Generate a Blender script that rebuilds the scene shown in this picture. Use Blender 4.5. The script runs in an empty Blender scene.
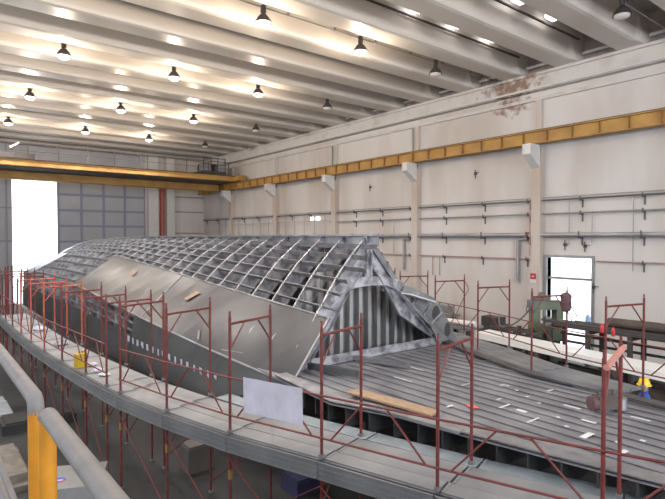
import bpy, math, random
from mathutils import Vector, Matrix
random.seed(7)
C = bpy.context.scene.collection
PI = math.pi
# ------------------------------------------------------------------ camera
F = 525.0; TH = math.atan(419.0/525.0); ST, CT = math.sin(TH), math.cos(TH)
cd = bpy.data.cameras.new('camera'); cam = bpy.data.objects.new('camera', cd); C.objects.link(cam)
cd.sensor_fit = 'HORIZONTAL'; cd.sensor_width = 36.0; cd.lens = 36.0*F/665.0; cd.clip_start = 0.05; cd.clip_end = 400
cam.location = (0, 0, 5.2)
cam.rotation_euler = (PI/2 - math.atan(11.5/F), 0, -TH)
bpy.context.scene.camera = cam
# ------------------------------------------------------------------ world, lights, exposure
vs = bpy.context.scene.view_settings
vs.view_transform = 'Standard'; vs.look = 'None'; vs.gamma = 1; vs.use_curve_mapping = False
vs.exposure = 0.0
w = bpy.data.worlds.new('sky'); bpy.context.scene.world = w; w.use_nodes = True
bg = w.node_tree.nodes['Background']; bg.inputs[0].default_value = (0.86, 0.92, 1.0, 1); bg.inputs[1].default_value = 5.0

def area(name, loc, rot, sx, sy, power, col=(1, 1, 1)):
    l = bpy.data.lights.new(name, 'AREA'); l.shape = 'RECTANGLE'; l.size = sx; l.size_y = sy
    l.energy = power; l.color = col
    o = bpy.data.objects.new(name, l); C.objects.link(o); o.location = loc; o.rotation_euler = rot
    return o
# added fill lights at made-up, unseen window openings left and behind
area('fill_light_left', (-9.7, 12, 8.2), (0, -PI/2 + 0.22, 0), 3.6, 40, 900, (0.88, 0.93, 1.0))
area('fill_light_back', (8, -13.6, 8.5), (PI/2 - 0.35, 0, 0), 18, 5, 3400, (0.90, 0.94, 1.0))
LAMP_W = 260.0; SPOT_W = 620.0

# ------------------------------------------------------------------ materials
def mat(name, col, rough=0.6, metal=0.0, var=0.0, scale=3.0, bump=0.0, col2=None, stretch=(1, 1, 1), detail=5, lo=0.35, hi=0.7, emit=None, spec=None):
    m = bpy.data.materials.new(name); m.use_nodes = True
    nt = m.node_tree; b = nt.nodes['Principled BSDF']
    b.inputs['Roughness'].default_value = rough; b.inputs['Metallic'].default_value = metal
    b.inputs['Base Color'].default_value = (*col, 1)
    if spec is not None: b.inputs['Specular IOR Level'].default_value = spec
    if emit:
        b.inputs['Emission Color'].default_value = (*emit[0], 1); b.inputs['Emission Strength'].default_value = emit[1]
    if var > 0 or col2 or bump:
        tc = nt.nodes.new('ShaderNodeTexCoord'); mp = nt.nodes.new('ShaderNodeMapping'); mp.inputs['Scale'].default_value = stretch
        nz = nt.nodes.new('ShaderNodeTexNoise'); nz.inputs['Scale'].default_value = scale; nz.inputs['Detail'].default_value = detail
        nt.links.new(tc.outputs['Object'], mp.inputs[0]); nt.links.new(mp.outputs[0], nz.inputs['Vector'])
        if var > 0 or col2:
            c2 = col2 or tuple(max(0, c*(1-var)) for c in col)
            cr = nt.nodes.new('ShaderNodeValToRGB'); cr.color_ramp.elements[0].position = lo; cr.color_ramp.elements[1].position = hi
            cr.color_ramp.elements[0].color = (*c2, 1); cr.color_ramp.elements[1].color = (*col, 1)
            nt.links.new(nz.outputs['Fac'], cr.inputs[0]); nt.links.new(cr.outputs[0], b.inputs['Base Color'])
        if bump:
            bp = nt.nodes.new('ShaderNodeBump'); bp.inputs['Strength'].default_value = bump; bp.inputs['Distance'].default_value = 0.03
            nt.links.new(nz.outputs['Fac'], bp.inputs['Height']); nt.links.new(bp.outputs[0], b.inputs['Normal'])
    return m
M = dict(
 floor=mat('concrete_floor', (0.036, 0.037, 0.038), 0.75, var=0.5, scale=0.7, bump=0.1),
 wall=mat('painted_wall', (0.60, 0.575, 0.565), 0.88, col2=(0.49, 0.44, 0.41), scale=0.45, stretch=(1, 1, 0.28), lo=0.34, hi=0.58, detail=9),
 column=mat('column_paint', (0.58, 0.55, 0.52), 0.85, col2=(0.46, 0.38, 0.33), scale=0.9, stretch=(1, 1, 0.2)),
 concrete=mat('beam_concrete', (0.62, 0.57, 0.52), 0.36, var=0.14, scale=0.5, stretch=(0.2, 1, 1)),
 roof=mat('roof_panel', (0.45, 0.42, 0.40), 0.85, var=0.15, scale=0.6),
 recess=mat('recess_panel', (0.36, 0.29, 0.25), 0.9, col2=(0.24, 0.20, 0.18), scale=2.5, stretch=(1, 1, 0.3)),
 ledge=mat('ledge_concrete', (0.56, 0.535, 0.52), 0.88, col2=(0.42, 0.38, 0.35), scale=1.2, lo=0.2, hi=0.5),
 stain=mat('rust_stain', (0.42, 0.33, 0.27), 0.9, col2=(0.20, 0.12, 0.08), scale=4),
 panel=mat('gate_panel', (0.43, 0.44, 0.475), 0.65, var=0.12, scale=0.5),
 mullion=mat('gate_mullion', (0.24, 0.26, 0.34), 0.5),
 white=mat('white_paint', (0.64, 0.63, 0.62), 0.6, var=0.08),
 yellow=mat('crane_yellow', (0.47, 0.27, 0.07), 0.6, col2=(0.34, 0.18, 0.05), scale=1.2),
 ryellow=mat('rail_yellow', (0.60, 0.25, 0.015), 0.45, var=0.2, scale=12),
 rgrey=mat('rail_grey', (0.21, 0.20, 0.20), 0.6, metal=0.0, var=0.2, scale=14, bump=0.1),
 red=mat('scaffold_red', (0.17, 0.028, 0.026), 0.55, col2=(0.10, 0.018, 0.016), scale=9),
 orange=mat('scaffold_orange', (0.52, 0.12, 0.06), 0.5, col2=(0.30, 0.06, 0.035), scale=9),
 pink=mat('worn_red_tube', (0.50, 0.22, 0.17), 0.5, var=0.2, scale=8),
 darkred=mat('dark_red', (0.20, 0.03, 0.03), 0.6),
 plank=mat('galvanised_plank', (0.235, 0.24, 0.25), 0.55, metal=0.25, col2=(0.155, 0.16, 0.17), scale=1.4, stretch=(1, 1, 1)),
 plankb=mat('blueish_plank', (0.26, 0.30, 0.33), 0.6, metal=0.2, col2=(0.17, 0.20, 0.22), scale=3),
 wood=mat('plank_wood', (0.40, 0.27, 0.17), 0.8, var=0.35, scale=5, stretch=(6, 1, 6)),
 woodg=mat('dusty_wood', (0.20, 0.175, 0.15), 0.85, var=0.4, scale=5),
 alu=mat('bare_aluminium', (0.42, 0.42, 0.43), 0.42, metal=0.7, col2=(0.22, 0.22, 0.24), scale=2.2, bump=0.15),
 aluframe=mat('aluminium_frame', (0.62, 0.62, 0.66), 0.33, metal=0.65, col2=(0.23, 0.23, 0.25), scale=3.4, bump=0.35, lo=0.38, hi=0.58),
 aluplate=mat('aluminium_plate', (0.115, 0.118, 0.125), 0.33, metal=0.7, col2=(0.055, 0.057, 0.065), scale=0.55, bump=0.04),
 aludark=mat('aluminium_side_plate', (0.10, 0.104, 0.105), 0.5, metal=0.4, col2=(0.06, 0.063, 0.065), scale=0.7, bump=0.04),
 aludeck=mat('aluminium_deck', (0.31, 0.31, 0.33), 0.42, metal=0.45, col2=(0.20, 0.20, 0.22), scale=1.6, bump=0.08),
 mark=mat('white_marking', (0.62, 0.62, 0.65), 0.5),
 redmark=mat('red_marking', (0.65, 0.12, 0.08), 0.6),
 rustmark=mat('primer_smudge', (0.30, 0.19, 0.14), 0.6, var=0.2, scale=6),
 sheet=mat('white_sheet', (0.52, 0.51, 0.60), 0.8, var=0.15, scale=4),
 pipe=mat('grey_pipe', (0.33, 0.34, 0.35), 0.4, metal=0.4, var=0.2),
 duct=mat('grey_duct', (0.40, 0.40, 0.42), 0.4, metal=0.4, var=0.25, scale=1),
 cable=mat('dark_cable', (0.10, 0.10, 0.11), 0.6),
 pinkpipe=mat('pink_pipe', (0.42, 0.27, 0.25), 0.5, var=0.15),
 dark=mat('dark_steel', (0.06, 0.055, 0.055), 0.6, var=0.3),
 brown=mat('rusty_steel', (0.10, 0.078, 0.068), 0.75, var=0.4, scale=3),
 green=mat('machine_green', (0.15, 0.19, 0.13), 0.6, var=0.3),
 blue=mat('work_blue', (0.03, 0.10, 0.42), 0.8, var=0.2, scale=8),
 navy=mat('navy_cloth', (0.03, 0.03, 0.08), 0.9),
 skin=mat('skin', (0.50, 0.30, 0.22), 0.6),
 helmet=mat('helmet_yellow', (0.85, 0.55, 0.03), 0.35),
 yellowbox=mat('container_yellow', (0.50, 0.34, 0.01), 0.5),
 lampdark=mat('lamp_housing', (0.09, 0.08, 0.08), 0.4, metal=0.5),
 bulb=mat('lit_lamp_glass', (1, 1, 1), 0.3, emit=((1.0, 0.94, 0.98), 3.5)),
 weak=mat('small_light_glass', (1, 1, 1), 0.4, emit=((1, 1, 1), 1.2)),
 wine=mat('hose_dark', (0.09, 0.045, 0.05), 0.7),
 bulboff=mat('unlit_lamp_glass', (0.62, 0.60, 0.58), 0.3),
 tube=mat('bright_ceiling_light', (1, 1, 1), 0.4, emit=((1.0, 0.97, 0.97), 7.0)),
 exred=mat('sign_red', (0.45, 0.03, 0.04), 0.5),
 edgealu=mat('bright_frame_edge', (0.50, 0.50, 0.52), 0.42, metal=0.6, col2=(0.24, 0.24, 0.26), scale=5),
 stiff=mat('pale_stiffener', (0.46, 0.46, 0.46), 0.5, metal=0.3, var=0.3, scale=2),
 aludark2=mat('dull_stringer', (0.20, 0.20, 0.21), 0.5, metal=0.3, var=0.4, scale=4),
 bulk=mat('bulkhead_grey', (0.26, 0.26, 0.265), 0.5, metal=0.3, var=0.3, scale=3),
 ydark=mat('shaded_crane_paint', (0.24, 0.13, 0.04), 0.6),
 cardboard=mat('cardboard', (0.12, 0.11, 0.10), 0.8, var=0.2),
 signwhite=mat('pale_board', (0.24, 0.24, 0.235), 0.6, var=0.15, scale=2),
 oval=mat('blue_oval', (0.06, 0.08, 0.40), 0.6),
)
g = bpy.data.materials.new('window_glass'); g.use_nodes = True
gb = g.node_tree.nodes['Principled BSDF']; gb.inputs['Transmission Weight'].default_value = 1.0; gb.inputs['Roughness'].default_value = 0.05; gb.inputs['IOR'].default_value = 1.1
M['glass'] = g

# ------------------------------------------------------------------ mesh builder
class MB:
    def __init__(s): s.v = []; s.f = []; s.mi = []; s.cur = 0; s.org = Vector((0, 0, 0))
    def add(s, vs_, fs):
        b = len(s.v); s.v += [Vector(p) for p in vs_]; s.f += [tuple(b+i for i in q) for q in fs]; s.mi += [s.cur]*len(fs)
        return s
    def box(s, x0, y0, z0, x1, y1, z1):
        return s.add([(x0,y0,z0),(x1,y0,z0),(x1,y1,z0),(x0,y1,z0),(x0,y0,z1),(x1,y0,z1),(x1,y1,z1),(x0,y1,z1)],
              [(0,3,2,1),(4,5,6,7),(0,1,5,4),(1,2,6,5),(2,3,7,6),(3,0,4,7)])
    def bar(s, a, b, wd, h, up=(0, 0, 1)):
        a = Vector(a); b = Vector(b); d = (b-a).normalized(); up = Vector(up)
        r = d.cross(up)
        if r.length < 1e-4: r = d.cross(Vector((1, 0, 0)))
        r.normalize(); u = r.cross(d).normalized(); r = r*wd/2; u = u*h/2
        return s.add([a-r-u, a+r-u, a+r+u, a-r+u, b-r-u, b+r-u, b+r+u, b-r+u],
              [(0,1,2,3),(7,6,5,4),(0,4,5,1),(1,5,6,2),(2,6,7,3),(3,7,4,0)])
    def tube(s, pts, r, n=8, r2=None):
        pts = [Vector(p) for p in pts]; rings = []
        prev = None
        for i, p in enumerate(pts):
            if i == 0: d = pts[1]-pts[0]
            elif i == len(pts)-1: d = pts[-1]-pts[-2]
            else: d = (pts[i+1]-p).normalized() + (p-pts[i-1]).normalized()
            d.normalize()
            if prev is None:
                u = d.cross(Vector((0, 0, 1)))
                if u.length < 1e-3: u = d.cross(Vector((1, 0, 0)))
            else: u = prev - d*prev.dot(d)
            u.normalize(); prev = u; v = d.cross(u)
            rr = r if r2 is None else r + (r2-r)*i/(len(pts)-1)
            rings.append([p + u*math.cos(2*PI*k/n)*rr + v*math.sin(2*PI*k/n)*rr for k in range(n)])
        vs_ = [q for R in rings for q in R]; fs = []
        for i in range(len(rings)-1):
            for k in range(n):
                fs.append((i*n+k, i*n+(k+1) % n, (i+1)*n+(k+1) % n, (i+1)*n+k))
        fs.append(tuple(range(n-1, -1, -1))); fs.append(tuple((len(rings)-1)*n+k for k in range(n)))
        return s.add(vs_, fs)
    def lathe(s, prof, c=(0, 0, 0), n=16, ax='z'):
        c = Vector(c); vs_ = []; fs = []
        for (r, z) in prof:
            for k in range(n):
                a = 2*PI*k/n
                p = (r*math.cos(a), r*math.sin(a), z)
                if ax == 'x': p = (z, r*math.cos(a), r*math.sin(a))
                if ax == 'y': p = (r*math.sin(a), z, r*math.cos(a))
                vs_.append(c+Vector(p))
        for i in range(len(prof)-1):
            for k in range(n): fs.append((i*n+k, i*n+(k+1) % n, (i+1)*n+(k+1) % n, (i+1)*n+k))
        fs.append(tuple(range(n-1, -1, -1))); fs.append(tuple((len(prof)-1)*n+k for k in range(n)))
        return s.add(vs_, fs)
    def slab(s, pts, nrm, t):
        """closed plate from a polygon, thickness t along nrm"""
        nrm = Vector(nrm).normalized()*t; n = len(pts); a = [Vector(p) for p in pts]; b = [p+nrm for p in a]
        fs = [tuple(range(n-1, -1, -1)), tuple(range(n, 2*n))] + [(i, (i+1) % n, n+(i+1) % n, n+i) for i in range(n)]
        return s.add(a+b, fs)
    def strip(s, top, bot, t, nrm=None):
        """thick ribbon between polylines top and bot"""
        n = len(top); top = [Vector(p) for p in top]; bot = [Vector(p) for p in bot]
        for i in range(n-1):
            nn = (top[i+1]-top[i]).cross(bot[i]-top[i]) if nrm is None else Vector(nrm)
            nn.normalize(); nn = nn*t
            q = [top[i], top[i+1], bot[i+1], bot[i]]
            s.add(q+[p+nn for p in q], [(3,2,1,0),(4,5,6,7),(0,1,5,4),(1,2,6,5),(2,3,7,6),(3,0,4,7)])
        return s
    def build(s, name, m, parent=None, smooth=False, origin=None):
        me = bpy.data.meshes.new(name)
        if origin is None and parent is None and s.v:
            xs = [p.x for p in s.v]; ys = [p.y for p in s.v]; zs = [p.z for p in s.v]
            origin = Vector(((min(xs)+max(xs))/2, (min(ys)+max(ys))/2, min(zs)))
        if parent is not None:
            origin = Vector((0, 0, 0))
        me.from_pydata([tuple(p-Vector(origin)) for p in s.v], [], s.f)
        ms = m if isinstance(m, (list, tuple)) else [m]
        for q in ms: me.materials.append(M[q] if isinstance(q, str) else q)
        me.polygons.foreach_set('material_index', s.mi)
        if smooth: me.polygons.foreach_set('use_smooth', [True]*len(me.polygons))
        me.update()
        import bmesh
        bm = bmesh.new(); bm.from_mesh(me); bmesh.ops.recalc_face_normals(bm, faces=bm.faces); bm.to_mesh(me); bm.free()
        if smooth:
            try: me.set_sharp_from_angle(angle=math.radians(40))
            except Exception: pass
        o = bpy.data.objects.new(name, me); C.objects.link(o)
        if parent is not None: o.parent = parent
        else: o.location = origin
        return o
def empty(name, loc=(0, 0, 0), rz=0.0):
    o = bpy.data.objects.new(name, None); C.objects.link(o); o.location = loc; o.rotation_euler = (0, 0, rz); o.empty_display_size = 0.1
    return o
def tag(o, label, cat, group=None, kind=None):
    o['label'] = label; o['category'] = cat
    if group: o['group'] = group
    if kind: o['kind'] = kind
    return o
def struct(o): o['kind'] = 'structure'; return o
def copy_tree(o, parent=None):
    c = o.copy(); C.objects.link(c)
    if parent: c.parent = parent
    for ch in [x for x in bpy.data.objects if x.parent == o]: copy_tree(ch, c)
    return c
def hall(xc, d): return (xc*CT + d*ST, -xc*ST + d*CT)
def lerp(a, b, t): return a+(b-a)*t
def interp(tab, y):
    """piecewise-linear (smoothed) table lookup: rows (y, values...)"""
    if y <= tab[0][0]: return tab[0][1:]
    for a, b in zip(tab, tab[1:]):
        if y <= b[0]:
            t = (y-a[0])/(b[0]-a[0]); return tuple(lerp(p, q, t) for p, q in zip(a[1:], b[1:]))
    return tab[-1][1:]

# ------------------------------------------------------------------ the hall
W = 22.0; YR = 47.7; XL = -10.0; YB = -14.0; ZC = 13.7
struct(MB().box(XL-0.3, YB-0.3, -0.2, W+0.3, YR+0.3, 0).build('floor', 'floor'))
struct(MB().box(XL-0.3, YB-0.3, ZC, W+0.3, YR+0.3, ZC+0.2).build('ceiling', 'roof'))
m = MB()      # right wall with side door opening
DY0, DY1, DZ = 10.3, 12.25, 4.34
m.box(W, YB, 0, W+0.3, DY0, ZC).box(W, DY1, 0, W+0.3, YR, ZC).box(W, DY0, DZ, W+0.3, DY1, ZC)
struct(m.build('wall_right', 'wall'))
m = MB()      # rear wall with the gate opening
GX0, GX1, GX2, GZ = 6.06, 9.31, 16.4, 10.0
m.box(XL, YR, 0, GX0, YR+0.3, ZC).box(GX2, YR, 0, W, YR+0.3, ZC).box(GX0, YR, GZ, GX2, YR+0.3, ZC)
struct(m.build('wall_rear', ['panel']))
struct(MB().box(GX2, YR-0.06, 0, W, YR, ZC).build('wall_rear_painted', 'wall'))
m = MB(); m.box(XL-0.3, YB, 0, XL, YR, 6.4).box(XL-0.3, YB, 10.0, XL, YR, ZC).box(XL-0.3, YB, 6.4, XL, -8, 10).box(XL-0.3, 32, 6.4, XL, YR, 10)
struct(m.build('wall_left', 'wall'))
m = MB(); m.box(XL, YB-0.3, 0, -1.5, YB, ZC).box(17.5, YB-0.3, 0, W, YB, ZC).box(-1.5, YB-0.3, 11.3, 17.5, YB, ZC).box(-1.5, YB-0.3, 0, 17.5, YB, 5.8)
struct(m.build('wall_back', 'wall'))
m = MB()
for k in range(11): m.box(XL-0.2, -8+4*k-0.05, 6.4, XL-0.1, -8+4*k+0.05, 10)
m.box(XL-0.2, -8, 8.15, XL-0.1, 32, 8.25)
struct(m.build('window_added', 'mullion'))  # unseen window bars, made up along with the left fill light
# outside ground
struct(MB().box(-60, YR+0.5, -0.4, 80, 120, -0.25).build('ground_outside', mat('outside_yard', (0.6, 0.6, 0.6), 0.9)))
struct(MB().box(W+0.4, -30, -0.4, 80, 47.9, -0.25).build('ground_yard', mat('outside_apron', (0.6, 0.6, 0.6), 0.9)))

# sliding gate leaf
door = struct(MB().box(GX1, YR+0.05, 0, GX2, YR+0.15, GZ).build('door_1', 'panel'))
door_o = door.location.copy()
def child_build(mb, name, m_, par):   # mesh given in world coordinates, parent not rotated
    for i, p in enumerate(mb.v): mb.v[i] = p - par.location
    return mb.build(name, m_, par)
m = MB()
for k in range(5): m.box(GX1+(GX2-GX1)*k/4-0.09, YR-0.03, 0, GX1+(GX2-GX1)*k/4+0.09, YR+0.06, GZ)
child_build(m, 'gate_upright', 'mullion', door)
m = MB()
for z in (1.0, 2.3, 3.6, 4.9, 6.2, 7.5, 8.8): m.box(GX1, YR-0.02, z-0.09, GX2, YR+0.06, z+0.09)
child_build(m, 'gate_crossbar', 'mullion', door)
struct(MB().box(GX1-0.1, YR-0.25, GZ-0.05, GX2+0.4, YR-0.06, GZ+0.25).build('trim_1', 'mullion'))
# ribs of the left part of the rear wall
m = MB()
for k in range(7): m.box(XL+k*2.6, YR-0.08, 0, XL+k*2.6+0.14, YR, ZC)
for z in (2.3, 4.9, 7.5): m.box(XL, YR-0.06, z, GX0, YR, z+0.12)
struct(m.build('trim_2', 'mullion'))
# pillars of the rear wall
o = MB().box(16.55, YR-0.5, 0, 17.45, YR-0.07, 12.5).build('rear_pillar', 'white'); tag(o, 'broad white pillar of the rear wall right of the grey gate', 'pillar')
o = MB().box(18.25, YR-0.45, 0, 19.0, YR-0.07, 12.5).build('rear_pillar', 'white'); tag(o, 'white pillar of the rear wall right of the red standpipe', 'pillar')
o = MB().tube([(17.85, YR-0.35, 0), (17.85, YR-0.35, 11.2)], 0.21, 10).build('standpipe', mat('standpipe_red', (0.36, 0.10, 0.08), 0.6)); tag(o, 'tall red standpipe between two white pillars of the rear wall', 'pipe')
m = MB()
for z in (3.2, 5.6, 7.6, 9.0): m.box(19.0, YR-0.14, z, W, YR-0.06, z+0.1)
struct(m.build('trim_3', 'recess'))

# right-wall ledge under the beams, stains, recess panels
m = MB().box(W-0.35, YB, 11.75, W, YR-0.1, 12.5)
m.box(W-0.45, YB, 12.38, W-0.35, YR-0.1, 12.5)
m.box(W-0.12, YB, 11.35, W, YR-0.1, 11.5)
struct(m.build('trim_4', 'ledge'))
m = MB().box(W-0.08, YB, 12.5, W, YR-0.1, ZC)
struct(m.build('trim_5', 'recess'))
o = MB().tube([(W-0.42, YB, 11.82), (W-0.42, YR-0.6, 11.82)], 0.05, 8).build('roof_drain_pipe', 'white'); tag(o, 'white pipe running under the roof beams along the top of the right wall', 'pipe')

# roof beams
BY0, BS, BW = 10.7, 2.53, 1.08
def beam_mb():
    m = MB()
    k = 8
    def sec(t):   # narrow-bottomed section (t=0) growing to the full end block (t=1)
        return [(0, ZC), (0, 13.55), (0.10*(1-t), 12.64), (0.15*(1-t)+0.02*t, 12.54), (0.26*(1-t)+0.06*t, 12.5), (BW-0.06, 12.5), (BW, 12.57), (BW, ZC)]
    rings = [(XL, 0), (W-1.2, 0), (W-0.8, 1), (W-0.08, 1)]
    m.add([(x, y, z) for x, t in rings for y, z in sec(t)], [tuple(range(k)), tuple(range(4*k-1, 3*k-1, -1))]+[(j*k+i, j*k+(i+1) % k, (j+1)*k+(i+1) % k, (j+1)*k+i) for j in range(3) for i in range(k)])
    return m
beam0 = beam_mb().build('roof_beam', 'concrete', origin=Vector((0, 0, 12.5)))
names = {}
ks = [k for k in range(-4, 15)]
first = True
for k in ks:
    y = BY0+k*BS
    if y+BW > YR-0.1: continue
    o = beam0 if first else beam0.copy()
    if not first: C.objects.link(o)
    first = False
    o.location = (0, y, 12.5)
    tag(o, 'broad pale precast concrete roof beam spanning the hall above the hull', 'roof beam', 'precast roof beams across the hall')
# services under the recess: a pipe and cable tray per bay at the wall end
bp0 = None
for k in ks:
    y = BY0+k*BS+BW
    if y+1.4 > YR: continue
    if bp0 is None:
        bp0 = MB().tube([(0, 0.03, 0), (0, BS-BW-0.03, 0)], 0.07, 8).build('recess_pipe', 'white', origin=Vector((0, 0, 0)))
        o = bp0
    else:
        o = bp0.copy(); C.objects.link(o)
    o.location = (W-0.22, y, 12.85)
    tag(o, 'short pale pipe in the recess between two roof beams at the right wall', 'pipe', 'recess pipes between the roof beams')

# conduits under the roof carrying the lamps
LX = [0.3, 4.6, 8.95, 13.15, 17.4]
LY = [7.3, 14.8, 22.25, 29.75, 37.3]
for i, y in enumerate(LY):
    m = MB().tube([(XL, y+0.12, 12.72), (W-0.1, y+0.12, 12.72)], 0.022, 6)
    for x in range(-8, 22, 2): m.box(x-0.04, y+0.08, 12.70, x+0.04, y+0.16, 12.80); m.tube([(x, y+0.12, 12.75), (x, y+0.12, ZC-0.02)], 0.006, 4)
    o = m.build('lamp_conduit', 'pipe')
    tag(o, ['thin conduit carrying the nearest row of roof lamps, over the side door', 'thin conduit carrying the second row of roof lamps', 'thin conduit carrying the third row of roof lamps', 'thin conduit carrying the fourth row of roof lamps', 'thin conduit carrying the farthest row of roof lamps by the crane'][i], 'conduit')

def make_lamp(lit):
    r = empty('high_bay_lamp')
    MB().tube([(0, 0, 0.60), (0, 0, 1.549)], 0.012, 6).build('cord', 'cable', r)
    h = MB().lathe([(0.03, 0.60), (0.085, 0.57), (0.095, 0.34), (0.05, 0.30)], n=14).build('ballast_housing', 'lampdark', r, smooth=True)
    MB().lathe([(0.06, 0.30), (0.11, 0.27), (0.19, 0.18), (0.25, 0.08), (0.28, 0.0), (0.265, 0.0), (0.22, 0.08), (0.16, 0.17), (0.05, 0.24)], n=18).build('reflector', 'lampdark', r, smooth=True)
    MB().lathe([(0.225, 0.06), (0.24, 0.0), (0.21, -0.05), (0.14, -0.09), (0.06, -0.11), (0.01, -0.112)], n=18).build('lamp_glass', 'bulb' if lit else 'bulboff', r, smooth=True)
    return r
lampL = make_lamp(True); lampU = make_lamp(False)
usedL = usedU = False
for j, y in enumerate(LY):
    for i, x in enumerate(LX):
        unlit = (i == 4) or (j == 0 and i == 3)
        if unlit:
            o = lampU if not usedU else copy_tree(lampU); usedU = True
        else:
            o = lampL if not usedL else copy_tree(lampL); usedL = True
        o.location = (x, y, 12.15)
        if unlit:
            lab = ['unlit lamp hanging nearest the upper right corner of the view', 'unlit lamp of the second row, above the right wall crane rail', 'unlit dark lamp at the wall end of the third row', 'unlit dark lamp at the wall end of the fourth row', 'unlit dark lamp at the wall end of the farthest row'][j]
            if i == 3: lab = 'unlit lamp of the nearest row, above the upper edge of the view'
            tag(o, lab, 'lamp', 'unlit high bay lamps')
        else:
            tag(o, 'lit dome lamp hanging ' + ['from the nearest conduit', 'in the second row of roof lamps', 'in the third row of roof lamps', 'in the fourth row of roof lamps', 'in the farthest row of roof lamps'][j] +
                ['', ', leftmost', ', second from left', ', third from left', ''][i], 'lamp', 'lit high bay lamps')
            l = bpy.data.lights.new('lamp_light', 'POINT'); l.energy = LAMP_W; l.color = (1.0, 0.83, 0.64); l.shadow_soft_size = 0.15
            lo = bpy.data.objects.new('lamp_light', l); C.objects.link(lo); lo.location = (x, y, 11.85)
            l = bpy.data.lights.new('lamp_downlight', 'SPOT'); l.energy = SPOT_W; l.color = (1.0, 0.95, 0.93); l.shadow_soft_size = 0.2; l.spot_size = 2.5; l.spot_blend = 0.6
            lo = bpy.data.objects.new('lamp_downlight', l); C.objects.link(lo); lo.location = (x, y, 11.95)

# small square ceiling lights in two bays
SL = [(18.7, 13.0), (16.45, 13.0), (14.2, 13.0), (18.6, 10.35), (16.4, 10.35), (14.1, 10.35)]
SLl = ['small bright ceiling light nearest the wall in the second bay', 'small bright ceiling light, middle of the row of three', 'long bright ceiling light, leftmost of the row of three',
       'square bright ceiling light at the upper right, alone in its bay', 'bright ceiling light cut by the top edge of the view', 'bright ceiling light just above the top edge']
for (x, y), lb in zip(SL, SLl):
    r = empty('ceiling_light', (x, y-0.12, ZC-0.38))
    MB().box(-0.28, -0.18, 0.15, 0.28, 0.18, 0.38).build('housing', 'white', r)
    MB().box(-0.26, -0.17, 0.0, 0.26, 0.17, 0.15).build('diffuser', 'tube', r)
    tag(r, lb, 'ceiling light', 'small bright ceiling lights')
for y, lb in ((13.3, 'dark cable tray beside the row of three bright ceiling lights'), (10.62, 'dark cable tray beside the ceiling light at the upper right')):
    o = MB().bar((10, y-0.13, 13.2), (W-0.9, y-0.13, 13.2), 0.08, 0.05).build('cable_tray', 'brown'); tag(o, lb, 'cable tray')

# brown water stain with its own shape on the ledge
def stain(m_, c, rad):
    nt = m_.node_tree; b = nt.nodes['Principled BSDF']; src = b.inputs['Base Color'].links[0].from_socket
    ge = nt.nodes.new('ShaderNodeNewGeometry'); vm = nt.nodes.new('ShaderNodeVectorMath'); vm.operation = 'SUBTRACT'; vm.inputs[1].default_value = c
    v2 = nt.nodes.new('ShaderNodeVectorMath'); v2.operation = 'MULTIPLY'; v2.inputs[1].default_value = (0.4/rad, 1/rad, 1.9/rad)
    v3 = nt.nodes.new('ShaderNodeVectorMath'); v3.operation = 'LENGTH'
    nz = nt.nodes.new('ShaderNodeTexNoise'); nz.inputs['Scale'].default_value = 3.0; nz.inputs['Detail'].default_value = 6
    sb = nt.nodes.new('ShaderNodeMath'); sb.operation = 'SUBTRACT'
    sc = nt.nodes.new('ShaderNodeMath'); sc.operation = 'MULTIPLY_ADD'; sc.inputs[1].default_value = 3.4; sc.inputs[2].default_value = -1.0
    cl_ = nt.nodes.new('ShaderNodeMath'); cl_.operation = 'MULTIPLY'; cl_.use_clamp = True; cl_.inputs[1].default_value = 1.3
    mx = nt.nodes.new('ShaderNodeMixRGB'); mx.inputs[2].default_value = (0.24, 0.16, 0.12, 1)
    nt.links.new(ge.outputs['Position'], vm.inputs[0]); nt.links.new(vm.outputs[0], v2.inputs[0]); nt.links.new(v2.outputs[0], v3.inputs[0])
    nt.links.new(ge.outputs['Position'], nz.inputs['Vector']); nt.links.new(nz.outputs['Fac'], sc.inputs[0])
    nt.links.new(sc.outputs[0], sb.inputs[0]); nt.links.new(v3.outputs['Value'], sb.inputs[1]); 
    ad = nt.nodes.new('ShaderNodeMath'); ad.operation = 'ADD'; ad.inputs[1].default_value = 0.35
    nt.links.new(sb.outputs[0], ad.inputs[0]); nt.links.new(ad.outputs[0], cl_.inputs[0]); nt.links.new(cl_.outputs[0], mx.inputs[0])
    nt.links.new(src, mx.inputs[1]); nt.links.new(mx.outputs[0], b.inputs['Base Color'])
stain(M['ledge'], (W-0.3, 13.9, 12.1), 1.5)
stain(M['wall'], (W, 14.1, 11.4), 0.9)

# wall columns with corbels
CY = [5.35, 12.65, 19.9, 27.1, 34.3, 41.5]
CL = ['white column right of the side door, beyond the right edge', 'white wall column just left of the side door', 'white wall column right of the hull frame top', 'white wall column behind the middle of the hull ridge', 'white wall column behind the far half of the hull', 'white wall column nearest the crane bridge']
for y, lb in zip(CY, CL):
    r = empty('wall_column', (W-0.17, y, 0))
    MB().box(-0.18, -0.22, 0, 0.17, 0.22, 9.0).box(0.0, -0.14, 9.0, 0.17, 0.14, 11.35).build('shaft', 'column', r)
    m = MB(); pr = [(-0.18, 8.3), (-0.95, 8.85), (-0.95, 9.3), (-0.18, 9.3)]
    m.add([(x, -0.2, z) for x, z in pr]+[(x, 0.2, z) for x, z in pr], [(0, 1, 2, 3), (7, 6, 5, 4), (0, 4, 5, 1), (1, 5, 6, 2), (2, 6, 7, 3), (3, 7, 4, 0)])
    m.build('corbel', 'white', r)
    tag(r, lb, 'column')

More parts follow.
